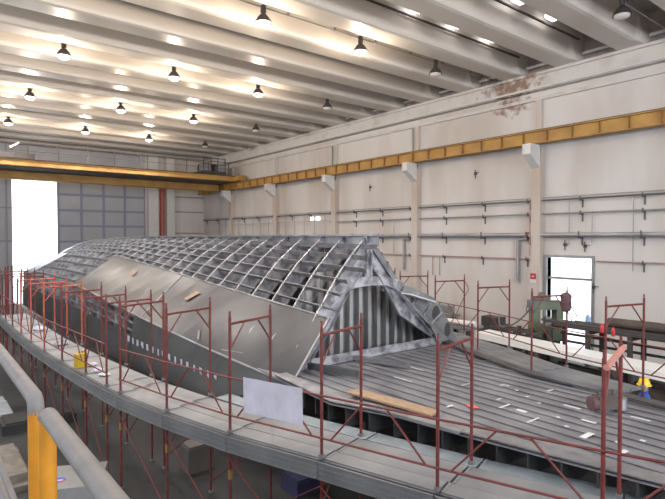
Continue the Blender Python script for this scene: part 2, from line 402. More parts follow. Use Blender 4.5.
# crane runway on the right wall
r = empty('crane_runway', (21.3, 0, 9.3)); tag(r, 'long yellow crane runway beam on corbels along the right wall', 'crane rail')
Y0r, Y1r = YB+0.2, YR-0.6
MB().box(-0.03, Y0r, 0.03, 0.03, Y1r, 0.52).build('web', 'yellow', r)
MB().box(-0.16, Y0r, 0.0, 0.16, Y1r, 0.03).build('bottom_flange', 'yellow', r)
MB().box(-0.16, Y0r, 0.52, 0.16, Y1r, 0.56).build('top_flange', 'yellow', r)
MB().box(-0.035, Y0r, 0.56, 0.035, Y1r, 0.62).build('rail', 'dark', r)
st = None; y = Y0r+0.4
while y < Y1r-0.1:
    if st is None: st = MB().box(-0.15, -0.012, 0.03, -0.03, 0.012, 0.52).build('stiffener', 'ydark', r); s_ = st
    else: s_ = st.copy(); C.objects.link(s_)
    s_.location = (0, y, 0); y += 1.1

# crane bridge at the far end
cr = empty('crane_bridge', (0, 40, 9.9)); tag(cr, 'yellow overhead crane bridge spanning the hall in front of the rear wall', 'crane')
MB().box(XL+0.5, -0.75, 0.0, 21.0, -0.3, 0.40).build('front_girder', 'yellow', cr)
MB().box(XL+0.5, -0.3, -0.06, 21.0, 2.3, 0.0).build('service_deck', 'brown', cr)
MB().box(XL+0.5, -0.95, 0.40, 21.0, -0.1, 0.43).build('walkway', 'brown', cr)
MB().box(XL+0.5, 2.3, -0.55, 21.0, 2.75, 0.0).build('rear_girder', 'yellow', cr)
MB().box(XL+0.5, 2.15, -0.6, 21.0, 2.9, -0.55).build('girder_flange', 'yellow', cr)
MB().box(20.9, -1.4, 0.03, 21.6, 3.4, 0.45).build('end_carriage', 'yellow', cr)
rl = MB().bar((XL+0.5, -0.9, 1.45), (20.6, -0.9, 1.45), 0.04, 0.04).bar((XL+0.5, -0.9, 0.95), (20.6, -0.9, 0.95), 0.025, 0.025).build('railing', 'brown', cr)
pp = None
for k in range(17):
    if pp is None: pp = MB().bar((0, -0.9, 0.46), (0, -0.9, 1.45), 0.05, 0.05).build('railing_post', 'brown', cr); q = pp
    else: q = pp.copy(); C.objects.link(q)
    q.location = (-8.5+k*1.8, 0, 0)
ht = empty('hoist_trolley', (19.6, 41, 10.38)); tag(ht, 'dark hoist trolley with motor on top of the crane at the wall', 'hoist')
MB().box(-1.2, -1.2, 0.06, 0.8, 1.9, 0.3).build('trolley_frame', 'dark', ht)
MB().lathe([(0.35, -0.9), (0.42, -0.85), (0.42, 0.7), (0.35, 0.75)], (0, 0.3, 0.65), 14, 'x').build('drum', 'brown', ht)
MB().box(-1.1, -1.0, 0.3, -0.4, -0.2, 1.0).build('motor', 'pipe', ht); MB().box(0.1, -1.1, 0.3, 0.7, -0.3, 0.8).build('gearbox', 'pipe', ht)
m = MB()
for x in (-1.15, -0.5, 0.1, 0.75): m.bar((x, -1.15, 0.3), (x, -1.15, 1.35), 0.05, 0.05)
m.bar((-1.2, -1.15, 1.35), (0.8, -1.15, 1.35), 0.05, 0.05).bar((-1.2, -1.15, 0.85), (0.8, -1.15, 0.85), 0.04, 0.04)
m.build('guard', 'dark', ht)
cl = empty('crane_floodlight', (5.1, 38.9, 10.5)); tag(cl, 'bright tilted floodlight on the crane walkway at the left', 'floodlight')
MB().bar((0, 0, -0.12), (0, 0, 0.5), 0.05, 0.05).build('stem', 'dark', cl)
MB().bar((-0.25, -0.05, 0.45), (0.25, -0.05, 0.8), 0.16, 0.10).build('lamp_head', 'white', cl)
mm = MB().box(-0.6, -0.05, 0, 1.9, 0.9, 0.34).build('motor_box', 'dark', cr); mm.location = (4.4, -0.85, 0.46)

# ------------------------------------------------------------------ pipes on the right wall
def wallpipe(z, x, rad, y0, y1, mt, lab, brackets=True, name='wall_pipe', step=2.4, cat='pipe'):
    r = empty(name, (x, 0, z)); tag(r, lab, cat)
    MB().tube([(0, y0, 0), (0, y1, 0)], rad, 10).build('pipe', mt, r, smooth=True)
    if brackets:
        b0 = None; y = y0+0.7
        while y < y1-0.2:
            if b0 is None:
                b0 = MB().box(-rad-0.03, -0.03, -rad-0.06, W-x, 0.03, -rad).box(-rad-0.03, -0.025, -rad-0.06, -rad, 0.025, rad+0.05).bar((W-x-0.03, 0, -0.34-rad), (W-x-0.03, 0, -rad), 0.05, 0.05).build('bracket', 'cable', r); q = b0
            else: q = b0.copy(); C.objects.link(q)
            q.location = (0, y, 0); y += step
    return r
wallpipe(6.86, W-0.22, 0.035, YB, YR-0.5, 'cable', 'uppermost dark conduit along the right wall below the crane rail')
wallpipe(6.98, W-0.16, 0.018, YB, YR-0.5, 'pipe', 'thin grey cable just above the dark conduit on the right wall', False)
wallpipe(6.27, W-0.18, 0.035, YB, 27.6, 'pipe', 'second grey conduit of the right wall, under the dark one', True)
wallpipe(5.34, W-0.25, 0.10, YB, 25.5, 'duct', 'thick grey air duct along the right wall at eye level')
wallpipe(4.25, W-0.12, 0.03, DY1+0.25, 27, 'pinkpipe', 'thin pinkish pipe left of the side door')
wallpipe(4.25, W-0.12, 0.03, YB, DY0-0.25, 'pinkpipe', 'thin pinkish pipe right of the side door')
def drop(y, z0, z1, rad, mt, lab, elbow=True, x=None):
    x = x or W-0.14
    m = MB()
    pts = [(x, y, z1), (x, y, z0)]
    if elbow: pts = [(x, y-0.5, z1), (x, y-0.12, z1), (x, y-0.03, z1-0.05), (x, y, z1-0.15), (x, y, z0)]
    m.tube(pts, rad, 8)
    o = m.build('drop_pipe', mt); tag(o, lab, 'pipe'); return o
def wy(px): d = F*W/(CT*(px+87)); return (d-W*ST)/CT
drop(wy(519), 3.2, 5.15, 0.075, 'duct', 'thick grey drop pipe between the scaffold frames and the side door')
drop(wy(405), 3.4, 5.15, 0.07, 'duct', 'thick grey drop pipe right of the hull frame top')
drop(wy(434), 3.2, 4.2, 0.03, 'pinkpipe', 'thin pink drop pipe behind the hull frame, right of a grey one', False)
drop(wy(441), 3.2, 4.2, 0.03, 'pipe', 'thin grey drop pipe behind the scaffold frames', False)
drop(wy(395), 4.3, 6.3, 0.02, 'pipe', 'thin grey conduit dropping just right of the hull top', False)
drop(27.5, 5.5, 11.3, 0.05, 'pipe', 'tall thin downpipe beside the column behind the hull ridge', False, W-0.08)
drop(wy(534), 4.4, 6.8, 0.022, 'pinkpipe', 'thin reddish conduit beside the column left of the side door', False, W-0.4)
drop(wy(593), 5.0, 6.3, 0.02, 'pipe', 'thin conduit above the side door on its right', False)
drop(wy(570), 5.0, 6.8, 0.02, 'pipe', 'thin conduit dropping above the middle of the side door', False)
drop(wy(634), 3.9, 6.85, 0.02, 'pipe', 'thin conduit above the far scaffold frame at the right edge', False)
drop(wy(413), 6.9, 11.3, 0.04, 'pipe', 'grey downpipe beside the column above the crane rail', False, W-0.1)
# valve
o = MB().lathe([(0.04, -0.06), (0.11, -0.04), (0.11, 0.04), (0.04, 0.06)], (W-0.25, wy(531), 5.36), 12, 'y').build('pipe_valve', 'exred'); tag(o, 'small red valve on the thick air duct left of the side door', 'valve')
# lit window reflector on the conduit (two small white lights)
for k, (px, lb) in enumerate(((313, 'small bright square light below the dark conduit, left one of two'), (318.5, 'small bright square light below the dark conduit, right one of two'))):
    y = wy(px); o = MB().box(W-0.16, y-0.16, 6.42, W-0.02, y+0.16, 6.68).build('wall_light', 'weak'); tag(o, lb, 'light')
# hanging cable net at far part of the wall
m = MB()
for k in range(14): m.bar((W-0.3, 28+k*1.2, 4.6), (W-0.3, 28+k*1.2, 6.8), 0.03, 0.03)
m.bar((W-0.3, 27.6, 6.35), (W-0.3, 44, 6.35), 0.03, 0.03)
o = m.build('hanging_rail_rods', 'pipe'); tag(o, 'row of thin grey rods hanging from the conduit at the far right wall', 'rods')
# marks on wall: small fittings
for px, z, lb in ((475, 8.35, 'small dark bracket on the wall under the middle of the crane rail'), (370, 8.25, 'small dark bracket on the wall right of the ridge column'), (565, 4.85, 'small dark box above the left half of the side door'), (585, 4.8, 'small dark box above the right half of the side door'), (594, 3.1, 'small dark switch box right of the side door')):
    y = wy(px); o = MB().box(W-0.07, y-0.06, z, W, y+0.06, z+0.13).bar((W-0.06, y, z-0.18), (W-0.06, y, z+0.25), 0.03, 0.03).bar((W-0.06, y-0.22, z+0.1), (W-0.06, y, z+0.1), 0.025, 0.025).build('wall_fitting', 'dark'); tag(o, lb, 'fitting')

# side door: frame, transom, glass, open leaf
d2 = struct(MB().box(W-0.06, DY0-0.12, 0, W+0.32, DY0, DZ+0.12).box(W-0.06, DY1, 0, W+0.32, DY1+0.12, DZ+0.12).box(W-0.06, DY0, DZ, W+0.32, DY1, DZ+0.12).build('door_2', 'pipe'))
child_build(MB().box(W+0.02, DY0, 3.40, W+0.16, DY1, 3.50), 'transom', 'pipe', d2)
child_build(MB().box(W+0.07, DY0, 3.50, W+0.09, DY1, DZ), 'transom_glass', 'glass', d2)
struct(d2)
sg = empty('safety_sign', (W-0.37, 12.72, 3.2)); tag(sg, 'small red and white safety sign on the column left of the side door', 'sign')
MB().box(-0.02, -0.13, 0.16, 0, 0.13, 0.42).build('red_field', 'exred', sg); MB().box(-0.02, -0.13, 0.0, 0, 0.13, 0.16).build('white_field', 'mark', sg)
MB().bar((-0.025, -0.05, 0.29), (-0.025, 0.05, 0.29), 0.01, 0.05).build('white_arrow', 'mark', sg)


# ------------------------------------------------------------------ the hull
XA = 8.9
ZR = [(9.0, 5.27), (26, 5.27), (30, 5.2), (35, 5.05), (38, 4.85), (40, 4.65), (42, 4.1), (43.2, 3.5)]
P1 = [(9.2, 7.36, 3.36), (12.5, 7.10, 3.65), (16.4, 6.9, 3.97), (23.2, 6.8, 4.43), (30, 6.85, 4.45), (36, 7.1, 4.2), (40, 7.5, 3.8), (43.2, 8.4, 3.0)]
P2 = [(9.2, 6.33, 2.02), (12.5, 5.95, 2.30), (16.6, 5.5, 2.72), (22.7, 5.1, 3.3), (30, 5.0, 3.3), (36, 5.1, 3.15), (40, 5.8, 2.9), (43.2, 8.0, 2.5)]
P3 = [(9.2, 6.25, 1.95), (12.0, 5.7, 1.2), (16.6, 5.3, 1.2), (22.7, 5.05, 1.2), (36, 5.1, 1.2), (40, 5.8, 1.3), (43.2, 8.0, 1.6)]
R1 = [(9.2, 10.25, 3.55), (23, 11.0, 4.4), (30, 11.0, 4.4), (40, 10.3, 3.7), (43.2, 9.4, 3.0)]
R2 = [(9.2, 11.9, 2.6), (16, 12.5, 2.7), (23, 12.8, 3.2), (36, 12.7, 3.1), (43.2, 9.8, 2.5)]
def prof_near(Y):
    zr, = interp(ZR, Y); x1, z1 = interp(P1, Y); x2, z2 = interp(P2, Y); x3, z3 = interp(P3, Y)
    pts = []
    for t in (0, 0.25, 0.5, 0.75, 1.0):
        b = 0.12*math.sin(PI*t)     # slight convexity
        pts.append(Vector((lerp(XA, x1, t)-b*0.7, Y, lerp(zr, z1, t)+b*0.6)))
    pts.append(Vector(((x1+x2)/2-0.04, Y, (z1+z2)/2+0.02)))
    pts.append(Vector((x2, Y, z2))); pts.append(Vector((x3, Y, z3)))
    return pts
def prof_far(Y):
    zr, = interp(ZR, Y); x1, z1 = interp(R1, Y); x2, z2 = interp(R2, Y)
    pts = []
    for t in (0, 0.25, 0.5, 0.75, 1.0):
        b = 0.10*math.sin(PI*t); pts.append(Vector((lerp(XA, x1, t)+b*0.7, Y, lerp(zr, z1, t)+b*0.6)))
    pts.append(Vector((x2, Y, z2))); pts.append(Vector((x2+0.2, Y, 2.15)))
    return pts
def at(prof, t):
    """point at fraction t of arc length between vertex 0 and vertex 4 (ridge..knuckle)"""
    a = t*4; i = min(3, int(a)); return prof[i].lerp(prof[i+1], a-i)
def inset(pts, d, centre):
    out = []
    for i, p in enumerate(pts):
        a = pts[max(0, i-1)]; b = pts[min(len(pts)-1, i+1)]
        t = (b-a); t.y = 0; t.normalize(); n = Vector((-t.z, 0, t.x))
        if n.dot(centre-p) < 0: n = -n
        out.append(p+n*d)
    return out
hull = empty('ship_hull', (XA, 10, 1.2)); tag(hull, 'large upturned aluminium ship hull under construction with open ribs in the middle of the hall', 'ship hull')
H0 = Vector(hull.location)
def hb(mb, name, mt, par=None, smooth=False):
    base = H0 if par is None else H0
    for i, p in enumerate(mb.v): mb.v[i] = p-H0
    return mb.build(name, mt, hull if par is None else par, smooth)
FY = []
y = 9.75
while y < 43: FY.append(y); y += 0.88
for i, Y in enumerate(FY):
    cen = Vector((XA, Y, 2.0)); t = 0.022; dep = (0.40 if Y < 17 else 0.30 if Y < 22 else 0.22) if i else 0.5
    near = prof_near(Y); far = prof_far(Y)
    if i == 0: near = near[:-1]
    ni = inset(near, dep, cen); fi = inset(far, dep, cen)
    ni[0].x = XA-0.02; fi[0].x = XA+0.02; ni[0].z = fi[0].z = near[0].z-dep*1.25
    m = MB(); m.strip(near, ni, t, (0, 1, 0)); m.strip(far, fi, t, (0, 1, 0))
    fr = hb(m, 'hull_frame', 'aluframe')
    fm = MB()
    for P in (ni, fi):
        for a, b in zip(P, P[1:]): fm.bar(a+Vector((0, -0.04, 0)), b+Vector((0, -0.04, 0)), 0.09, 0.02, up=(b-a).cross(Vector((0, 1, 0))))
    hb(fm, 'flange', 'alu', fr)
    om = MB()
    for P in (near[:7], far[:6]):
        for a, b in zip(P, P[1:]): om.bar(a, b, 0.05, 0.018, up=(b-a).cross(Vector((0, 1, 0))))
    hb(om, 'outer_flange', 'edgealu', fr)
# first frame: arch, post, gussets
Y = 9.72
m = MB().box(XA-0.09, Y-0.05, 4.15, XA+0.09, Y+0.04, 5.3).box(XA-0.02, Y-0.14, 4.15, XA+0.02, Y-0.05, 5.3)
hb(m, 'centre_post', 'aluframe')
arch = [(-1.75, 2.75), (-1.45, 3.3), (-1.2, 3.62), (-0.9, 3.86), (-0.5, 4.0), (0, 4.03), (0.55, 4.0), (1.0, 3.83), (1.3, 3.55), (1.7, 3.15), (2.3, 2.55)]
archo = [(-1.98, 2.85), (-1.66, 3.42), (-1.36, 3.80), (-1.0, 4.10), (-0.5, 4.22), (0, 4.24), (0.55, 4.22), (1.12, 4.10), (1.5, 3.78), (1.95, 3.35), (2.6, 2.7)]
m = MB().strip([(XA+a, Y, z) for a, z in archo], [(XA+a, Y, z) for a, z in arch], 0.03, (0, -1, 0))
for (a, z), (b, z2) in zip(arch, arch[1:]): m.bar((XA+a, Y-0.05, z), (XA+b, Y-0.05, z2), 0.14, 0.02, up=(z-z2, 0, b-a))
hb(m, 'arch_web', 'aluframe')
m = MB()
m.bar((XA-0.1, Y-0.02, 5.05), (XA-0.95, Y-0.02, 4.15), 0.03, 0.14, up=(1, 0, 0)); m.bar((XA+0.1, Y-0.02, 5.05), (XA+0.9, Y-0.02, 4.15), 0.03, 0.14, up=(1, 0, 0))
hb(m, 'gusset', 'alu')
# keel
kt = [Vector((XA, y_, interp(ZR, y_)[0])) for y_ in (9.35, 15, 20, 26, 30, 35, 38, 40, 42, 43)]
m = MB()
for a, b in zip(kt, kt[1:]): m.bar(a+Vector((0, 0, 0.0)), b, 0.34, 0.05); m.bar(a-Vector((0, 0, 0.14)), b-Vector((0, 0, 0.14)), 0.03, 0.28)
hb(m, 'keel', 'alu')
# stringers
SY = [9.3+1.0*k for k in range(34)]
for t in (0.14, 0.29, 0.44, 0.59, 0.74, 0.90):
    for fn in (prof_near, prof_far):
        start = random.choice([0.1, 0.0, -0.15, -0.3]) if fn is prof_near else 0.38
        m = MB(); pts = [at(fn(yy if yy > 9.3 else yy+start), t) for yy in SY]
        c = [p + (Vector((XA, p.y, 2.5))-p).normalized()*0.05 for p in pts]
        for a, b in zip(c, c[1:]): m.bar(a, b, 0.016, 0.12, up=(Vector((XA, a.y, 2.5))-a)); 
        for a, b in zip(pts, pts[1:]): m.bar(a, b, 0.032, 0.014, up=(Vector((XA, a.y, 2.5))-a))
        hb(m, 'stringer', 'aludark2')
# lower side stringers in the open part, and frames already there
for t in (0.05, 0.32, 0.60):
    m = MB(); pts = []
    for yy in [16.0+k for k in range(20)]:
        p = prof_near(yy); pts.append(p[6].lerp(p[7], t*0.55)+Vector((0.03, 0, 0)))
    for a, b in zip(pts, pts[1:]): m.bar(a, b, 0.05, 0.07)
    hb(m, 'side_stringer', 'alu')
for t in (0.18, 0.42, 0.68, 0.92):
    m = MB(); pts = []
    for yy in [23.5+k for k in range(10)]:
        p = prof_near(yy); pts.append((p[4].lerp(p[5], t*2) if t < 0.5 else p[5].lerp(p[6], t*2-1))+Vector((-0.02, 0, 0.02)))
    for a, b in zip(pts, pts[1:]): m.bar(a, b, 0.05, 0.09)
    hb(m, 'stringer', 'aludark2')
# plates
def plate(name, Ya, Yb, fa, fb, mt, n=6, off=0.03, th=0.012, smooth=False):
    ys = [lerp(Ya, Yb, k/n) for k in range(n+1)]
    A = [fa(yy)+Vector((-off, 0, off*0.6)) for yy in ys]; B = [fb(yy)+Vector((-off, 0, off*0.6)) for yy in ys]
    m = MB().strip(A, B, th); return hb(m, name, mt)
plate('hull_plate', 9.25, 16.40, lambda y: prof_near(y)[4], lambda y: prof_near(y)[6], 'aluplate')['label'] = 'large dull grey plate nearest the open end'
plate('hull_plate', 16.46, 23.4, lambda y: prof_near(y)[4], lambda y: prof_near(y)[6], 'aluplate')['label'] = 'large dull grey plate, second from the open end'
# weld edges
def edge(name, Ya, Yb, f, r=0.03):
    ys = [lerp(Ya, Yb, k/8) for k in range(9)]; m = MB().tube([f(yy)+Vector((-0.05, 0, 0.03)) for yy in ys], r, 6); return hb(m, name, 'alu')
edge('edge_bar', 9.25, 23.4, lambda y: prof_near(y)[4], 0.022); edge('edge_bar', 9.25, 23.4, lambda y: prof_near(y)[6], 0.028)
for yy in (9.27, 16.43):
    p = prof_near(yy); m = MB().bar(p[4]+Vector((-0.05, 0, .03)), p[6]+Vector((-0.05, 0, .03)), 0.05, 0.03, up=(1, 0, -1)); hb(m, 'seam', 'alu')
plate('side_plate', 9.3, 12.0, lambda y: prof_near(y)[6], lambda y: prof_near(y)[7], 'aludark')
plate('side_plate', 12.0, 16.9, lambda y: prof_near(y)[6], lambda y: prof_near(y)[7], 'aludark')
plate('side_plate', 16.95, 36, lambda y: prof_near(y)[6].lerp(prof_near(y)[7], 0.42), lambda y: prof_near(y)[7], 'aludark')
# far-end skin
plate('stern_skin', 34.6, 43.1, lambda y: prof_near(y)[0], lambda y: prof_near(y)[2], 'aluplate', 8)
plate('stern_skin', 35.4, 43.1, lambda y: prof_near(y)[2], lambda y: prof_near(y)[4], 'aluplate', 8)
plate('stern_skin', 33, 43.1, lambda y: prof_near(y)[4], lambda y: prof_near(y)[6], 'aluplate', 8)
# far side skin low, white strip on it
for q0, q1 in ((0, 2), (2, 4)):
    hb(MB().strip([prof_far(yy)[q0]+Vector((0.03, 0, 0.02)) for yy in (10.7, 13, 16, 20, 25, 30, 34, 38)], [prof_far(yy)[q1]+Vector((0.03, 0, 0.02)) for yy in (10.7, 13, 16, 20, 25, 30, 34, 38)], 0.012), 'far_skin_plate', 'aludark')
m = MB().strip([prof_far(yy)[4]+Vector((0.03, 0, 0.02)) for yy in (9.6, 12, 15, 20, 30)], [prof_far(yy)[6]+Vector((0.03, 0, 0)) for yy in (9.6, 12, 15, 20, 30)], 0.012)
hb(m, 'far_side_plate', 'aludark')
p = prof_far(9.7)
# far side knee plate with cut-outs seen right of the frame
K = lambda a, z: Vector((XA+a, 9.62, z))
outer = [K(1.25, 3.95), K(1.75, 3.78), K(2.35, 3.55), K(2.75, 3.15), K(3.1, 2.7), K(3.4, 2.22)]
inner = [K(1.05, 3.75), K(1.45, 3.40), K(1.85, 3.05), K(2.15, 2.8), K(2.45, 2.5), K(2.6, 2.22)]
hb(MB().strip(outer, inner, 0.015, (0, -1, 0)), 'knee_plate', 'bulk')
m = MB()
for a, b in zip(inner, inner[1:]): m.bar(a+Vector((0, -.03, 0)), b+Vector((0, -.03, 0)), 0.10, 0.02, up=(a.z-b.z, 0, b.x-a.x))
hb(m, 'knee_flange', 'aluframe')
for k in range(3):
    a = outer[k+1].lerp(inner[k+1], 0.12); b = outer[k+1].lerp(inner[k+1], 0.9); hb(MB().bar(a+Vector((0, -.04, 0)), b+Vector((0, -.04, 0)), 0.05, 0.03, up=(1, 0, 0)), 'knee_stiffener', 'aluframe')
# dark round openings of the knee
for (cx, cz, rx_, rz_) in ((2.45, 3.1, .16, .22), (1.55, 3.55, .13, .10), (2.95, 2.6, .13, .2)):
    hb(MB().slab([(XA+cx+rx_*math.cos(2*PI*k/14), 9.60, cz+rz_*math.sin(2*PI*k/14)) for k in range(14)], (0, -1, 0), 0.004), 'knee_opening', 'dark')
hb(MB().bar((XA+1.05, 9.42, 3.76), (XA+2.1, 9.42, 3.47), 0.3, 0.03), 'bright_strip', 'mark')
# bulkhead with vertical stiffeners behind the first frame
bulk = hb(MB().slab([(6.9, 10.6, 2.2), (12.0, 10.6, 2.2), (11.3, 10.6, 3.1), (10.1, 10.6, 4.0), (9.6, 10.6, 4.45), (8.3, 10.6, 4.45), (7.6, 10.6, 3.7)], (0, 1, 0), 0.02), 'bulkhead', 'bulk')
for k in range(14):
    x = 6.95+k*0.33
    zt = min(4.35, 3.0+(x-6.95)*1.35, 4.35-(x-9.8)*0.85)
    if zt < 2.6: continue
    m = MB().box(x-0.012, 10.42, 2.2, x+0.012, 10.6, zt).box(x-0.055, 10.40, 2.2, x+0.055, 10.42, zt)
    hb(m, 'bulkhead_stiffener', 'stiff', bulk)
m = MB().box(6.6, 9.62, 2.22, 12.1, 9.78, 2.26).box(6.6, 9.69, 2.2, 12.1, 9.71, 2.42); hb(m, 'floor_web', 'aluframe')
hb(MB().bar((8.35, 9.6, 2.30), (8.75, 8.2, 2.30), 0.12, 0.1), 'loose_girder', 'alu'); hb(MB().bar((6.9, 9.5, 2.33), (7.3, 8.3, 2.33), 0.1, 0.14), 'loose_girder', 'aludark')

# deck
DL = [(-3.0, 8.2), (0.0, 7.55), (2.4, 7.0), (4.8, 6.52), (6.1, 6.32), (7.4, 5.85), (9.6, 6.05), (12, 6.35), (16, 6.1)]
DR = [(-3.0, 9.4), (0.0, 9.9), (3.6, 10.4), (6.3, 10.62), (8.2, 11.3), (9.6, 11.95), (12, 12.3), (16, 12.5)]
def dl(y): return interp(DL, y)[0]
def dr(y): return interp(DR, y)[0]
ys = [-3, 0, 2.4, 3.6, 4.8, 6.1, 6.3, 7.4, 8.2, 9.6, 12, 16]
m = MB().strip([(dl(y_), y_, 2.2) for y_ in ys], [(dr(y_), y_, 2.2) for y_ in ys], 0.02, (0, 0, -1))
deck = hb(m, 'deck', 'aludeck')
x = 5.95
while x < 12.2:
    yy = [y_/4 for y_ in range(-12, 39) if dl(y_/4)+0.08 < x < dr(y_/4)-0.08]
    if yy:
        y0, y1 = min(yy), max(yy)
        if y1-y0 > 0.5:
            m = MB().box(x-0.012, y0, 2.2, x+0.012, y1, 2.212).box(x-0.06, y0, 2.212, x+0.06, y1, 2.222)
            hb(m, 'deck_stiffener', 'aludeck', deck)
    x += 0.30
# deck border strips
m = MB().strip([(dl(y_)+0.01, y_, 2.23) for y_ in ys[:-2]], [(dl(y_)+0.32, y_, 2.23) for y_ in ys[:-2]], 0.02, (0, 0, 1)); hb(m, 'border_plate', 'alu', deck)
m = MB().strip([(dr(y_)-0.30, y_, 2.27) for y_ in ys[:-2]], [(dr(y_)-0.01, y_, 2.27) for y_ in ys[:-2]], 0.02, (0, 0, 1)); hb(m, 'border_plate', 'aluplate', deck)
for y_ in [-1.5, -0.4, 0.7]+[1.8+0.45*k for k in range(17)]: hb(MB().box(dl(y_)+0.14, y_, 1.78, dr(y_)-0.2, y_+0.03, 2.18), 'deck_floor_beam', 'dark' if int(y_*20) % 3 else 'aludark', deck)
for y_ in (2.0, 5.0, 8.0, 12, 16, 20, 24, 28, 32):
    t_ = empty('hull_trestle', (8.85, y_+0.2, 0)); tag(t_, 'dark steel trestle on the floor carrying the hull', 'trestle', 'trestles under the hull')
    for x in (-1.4, 1.4): MB().box(x-0.1, -0.1, 0, x+0.1, 0.1, 1.6).build('leg', 'brown', t_)
    MB().box(-1.9, -0.12, 1.6, 1.9, 0.12, 1.74).build('top_beam', 'brown', t_)
# flat marks on deck: tape, and reflections painted as white patches
m = MB(); m.cur = 0
marks = [(8.0, 5.3, .5, .07), (8.35, 5.6, .25, .06), (7.7, 4.6, .6, .05), (9.2, 6.1, .3, .06), (9.0, 4.4, .12, .5), (7.75, 3.7, .5, .16), (8.5, 3.9, .1, .4), (9.6, 5.3, .3, .05), (8.0, 7.4, .05, .9), (8.9, 7.9, .06, 1.2), (7.6, 3.1, .3, .12),
         (9.3, 3.4, .08, .5), (8.6, 6.6, .5, .04), (7.3, 5.9, .3, .08), (9.9, 4.4, .4, .05), (8.1, 4.9, .16, .3), (8.75, 5.0, .1, .1), (8.95, 5.35, .1, .1), (9.15, 5.7, .1, .1), (9.3, 6.0, .1, .1), (7.95, 3.3, .12, .12), (8.3, 3.1, .12, .12), (8.0, 4.1, .1, .1), (8.3, 4.4, .1, .1)]
for (x, y_, a, b) in marks: hb(MB().box(x, y_, 2.223, x+a*0.6, y_+b*0.6, 2.226), 'deck_tape_and_glint', 'mark', deck)
hb(MB().slab([(7.58, 5.6, 2.223), (7.70, 5.52, 2.223), (7.78, 5.72, 2.223), (7.66, 5.8, 2.223)], (0, 0, 1), 0.004), 'red_marking', 'redmark', deck)
# marks on the side plates
def on_plate(Y, t, off=0.055):
    p = prof_near(Y); return p[4].lerp(p[5], t*2) + Vector((-off, 0, off*0.6)) if t <= 0.5 else p[5].lerp(p[6], (t-0.5)*2) + Vector((-off, 0, off*0.6))
for (ya, ta, yb, tb, wd) in ((14.6, 0.22, 14.9, 0.42, 0.28), (19.6, 0.22, 19.5, 0.34, 0.45)):
    a = on_plate(ya, ta); b = on_plate(yb, tb)
    hb(MB().slab([a, a+Vector((0, wd, 0.03)), b+Vector((0, wd*0.8, 0.03)), b], (-0.8, 0, 0.6), 0.003), 'primer_smudge', 'rustmark')
for (ya, ta, yb, tb, wd) in ((13.3, 0.80, 13.1, 0.93, 0.12), (11.2, 0.86, 12.0, 0.93, 0.06), (17.5, 0.9, 18.6, 0.93, 0.08)):
    a = on_plate(ya, ta); b = on_plate(yb, tb)
    hb(MB().slab([a, a+Vector((0, wd, 0.01)), b+Vector((0, wd, 0.01)), b], (-0.8, 0, 0.6), 0.003), 'polished_patch', 'alu')
m = MB()
for k in range(16):
    yy = 11.9+k*0.34; p = prof_near(yy); a = p[6].lerp(p[7], 0.50)+Vector((-0.05, 0, 0)); 
    m.box(a.x-0.012, yy, a.z-0.08, a.x, yy+random.uniform(.08, .2), a.z+0.10)
hb(m, 'bright_gap_tabs', 'sheet')  # white tabs stand in for brightness showing through a gap under the plate

# ------------------------------------------------------------------ near scaffold
NA = [(5.77, 2.56), (5.15, 4.32), (4.61, 6.03), (4.03, 7.75), (3.62, 9.45), (3.3, 11.15), (3.22, 11.85), (3.12, 13.2), (2.98, 15.0), (2.88, 16.8), (2.8, 18.4), (2.78, 20.2), (2.76, 22.0), (2.76, 23.8), (2.78, 25.6)]
NB = [(6.75, 2.80), (6.13, 4.53), (5.60, 6.28), (5.04, 8.12), (4.68, 9.85), (4.36, 11.55), (4.28, 12.1), (4.14, 13.5), (4.0, 15.15), (3.9, 16.9), (3.82, 18.45), (3.8, 20.25), (3.78, 22.05), (3.78, 23.85), (3.8, 25.65)]
ZP = 2.0
def scaffold_frame(name, a, b, z0, h, mt, label, group, braces=True, cols=None):
    A = Vector((a[0], a[1], 0)); B = Vector((b[0], b[1], 0)); mid = (A+B)/2
    r = empty(name, (mid.x, mid.y, z0)); r.rotation_euler = (0, 0, math.atan2(B.y-A.y, B.x-A.x)); L = (B-A).length/2
    for s in (-1, 1):
        p = MB().tube([(s*L, 0, 0), (s*L, 0, h)], 0.024, 8).build('post', mt, r)
        MB().tube([(s*L, 0, h-0.01), (s*L, 0, h+0.09)], 0.017, 6).build('spigot', mt, p)
        MB().box(s*L-0.035, -0.035, 0.0, s*L+0.035, 0.035, 0.05).build('coupling', 'plank', p)
    MB().tube([(-L, 0, h-0.12), (L, 0, h-0.12)], 0.022, 8).build('transom', mt, r)
    if braces:
        for s in (-1, 1): MB().tube([(s*L, 0, h-0.55), (s*L*0.35, 0, h-0.14)], 0.014, 6).build('corner_brace', mt, r)
    MB().box(-L-0.027, -0.027, h-0.62, -L+0.027, 0.027, h-0.47).build('locking_pin', 'ydark', r) if z0 < 1 else None
    tag(r, label, 'scaffold frame', group); return r
NL = ['red scaffold frame at the lower right with a worn pinkish top tube', 'red scaffold frame standing before the middle of the flat deck', 'red scaffold frame before the arch of the hull, right of the white sheet', 'red scaffold frame just left of the white sheet', 'red scaffold frame in front of the large side plate', 'red scaffold frame at the seam of the two side plates', 'red scaffold frame doubled against the one at the plate seam']
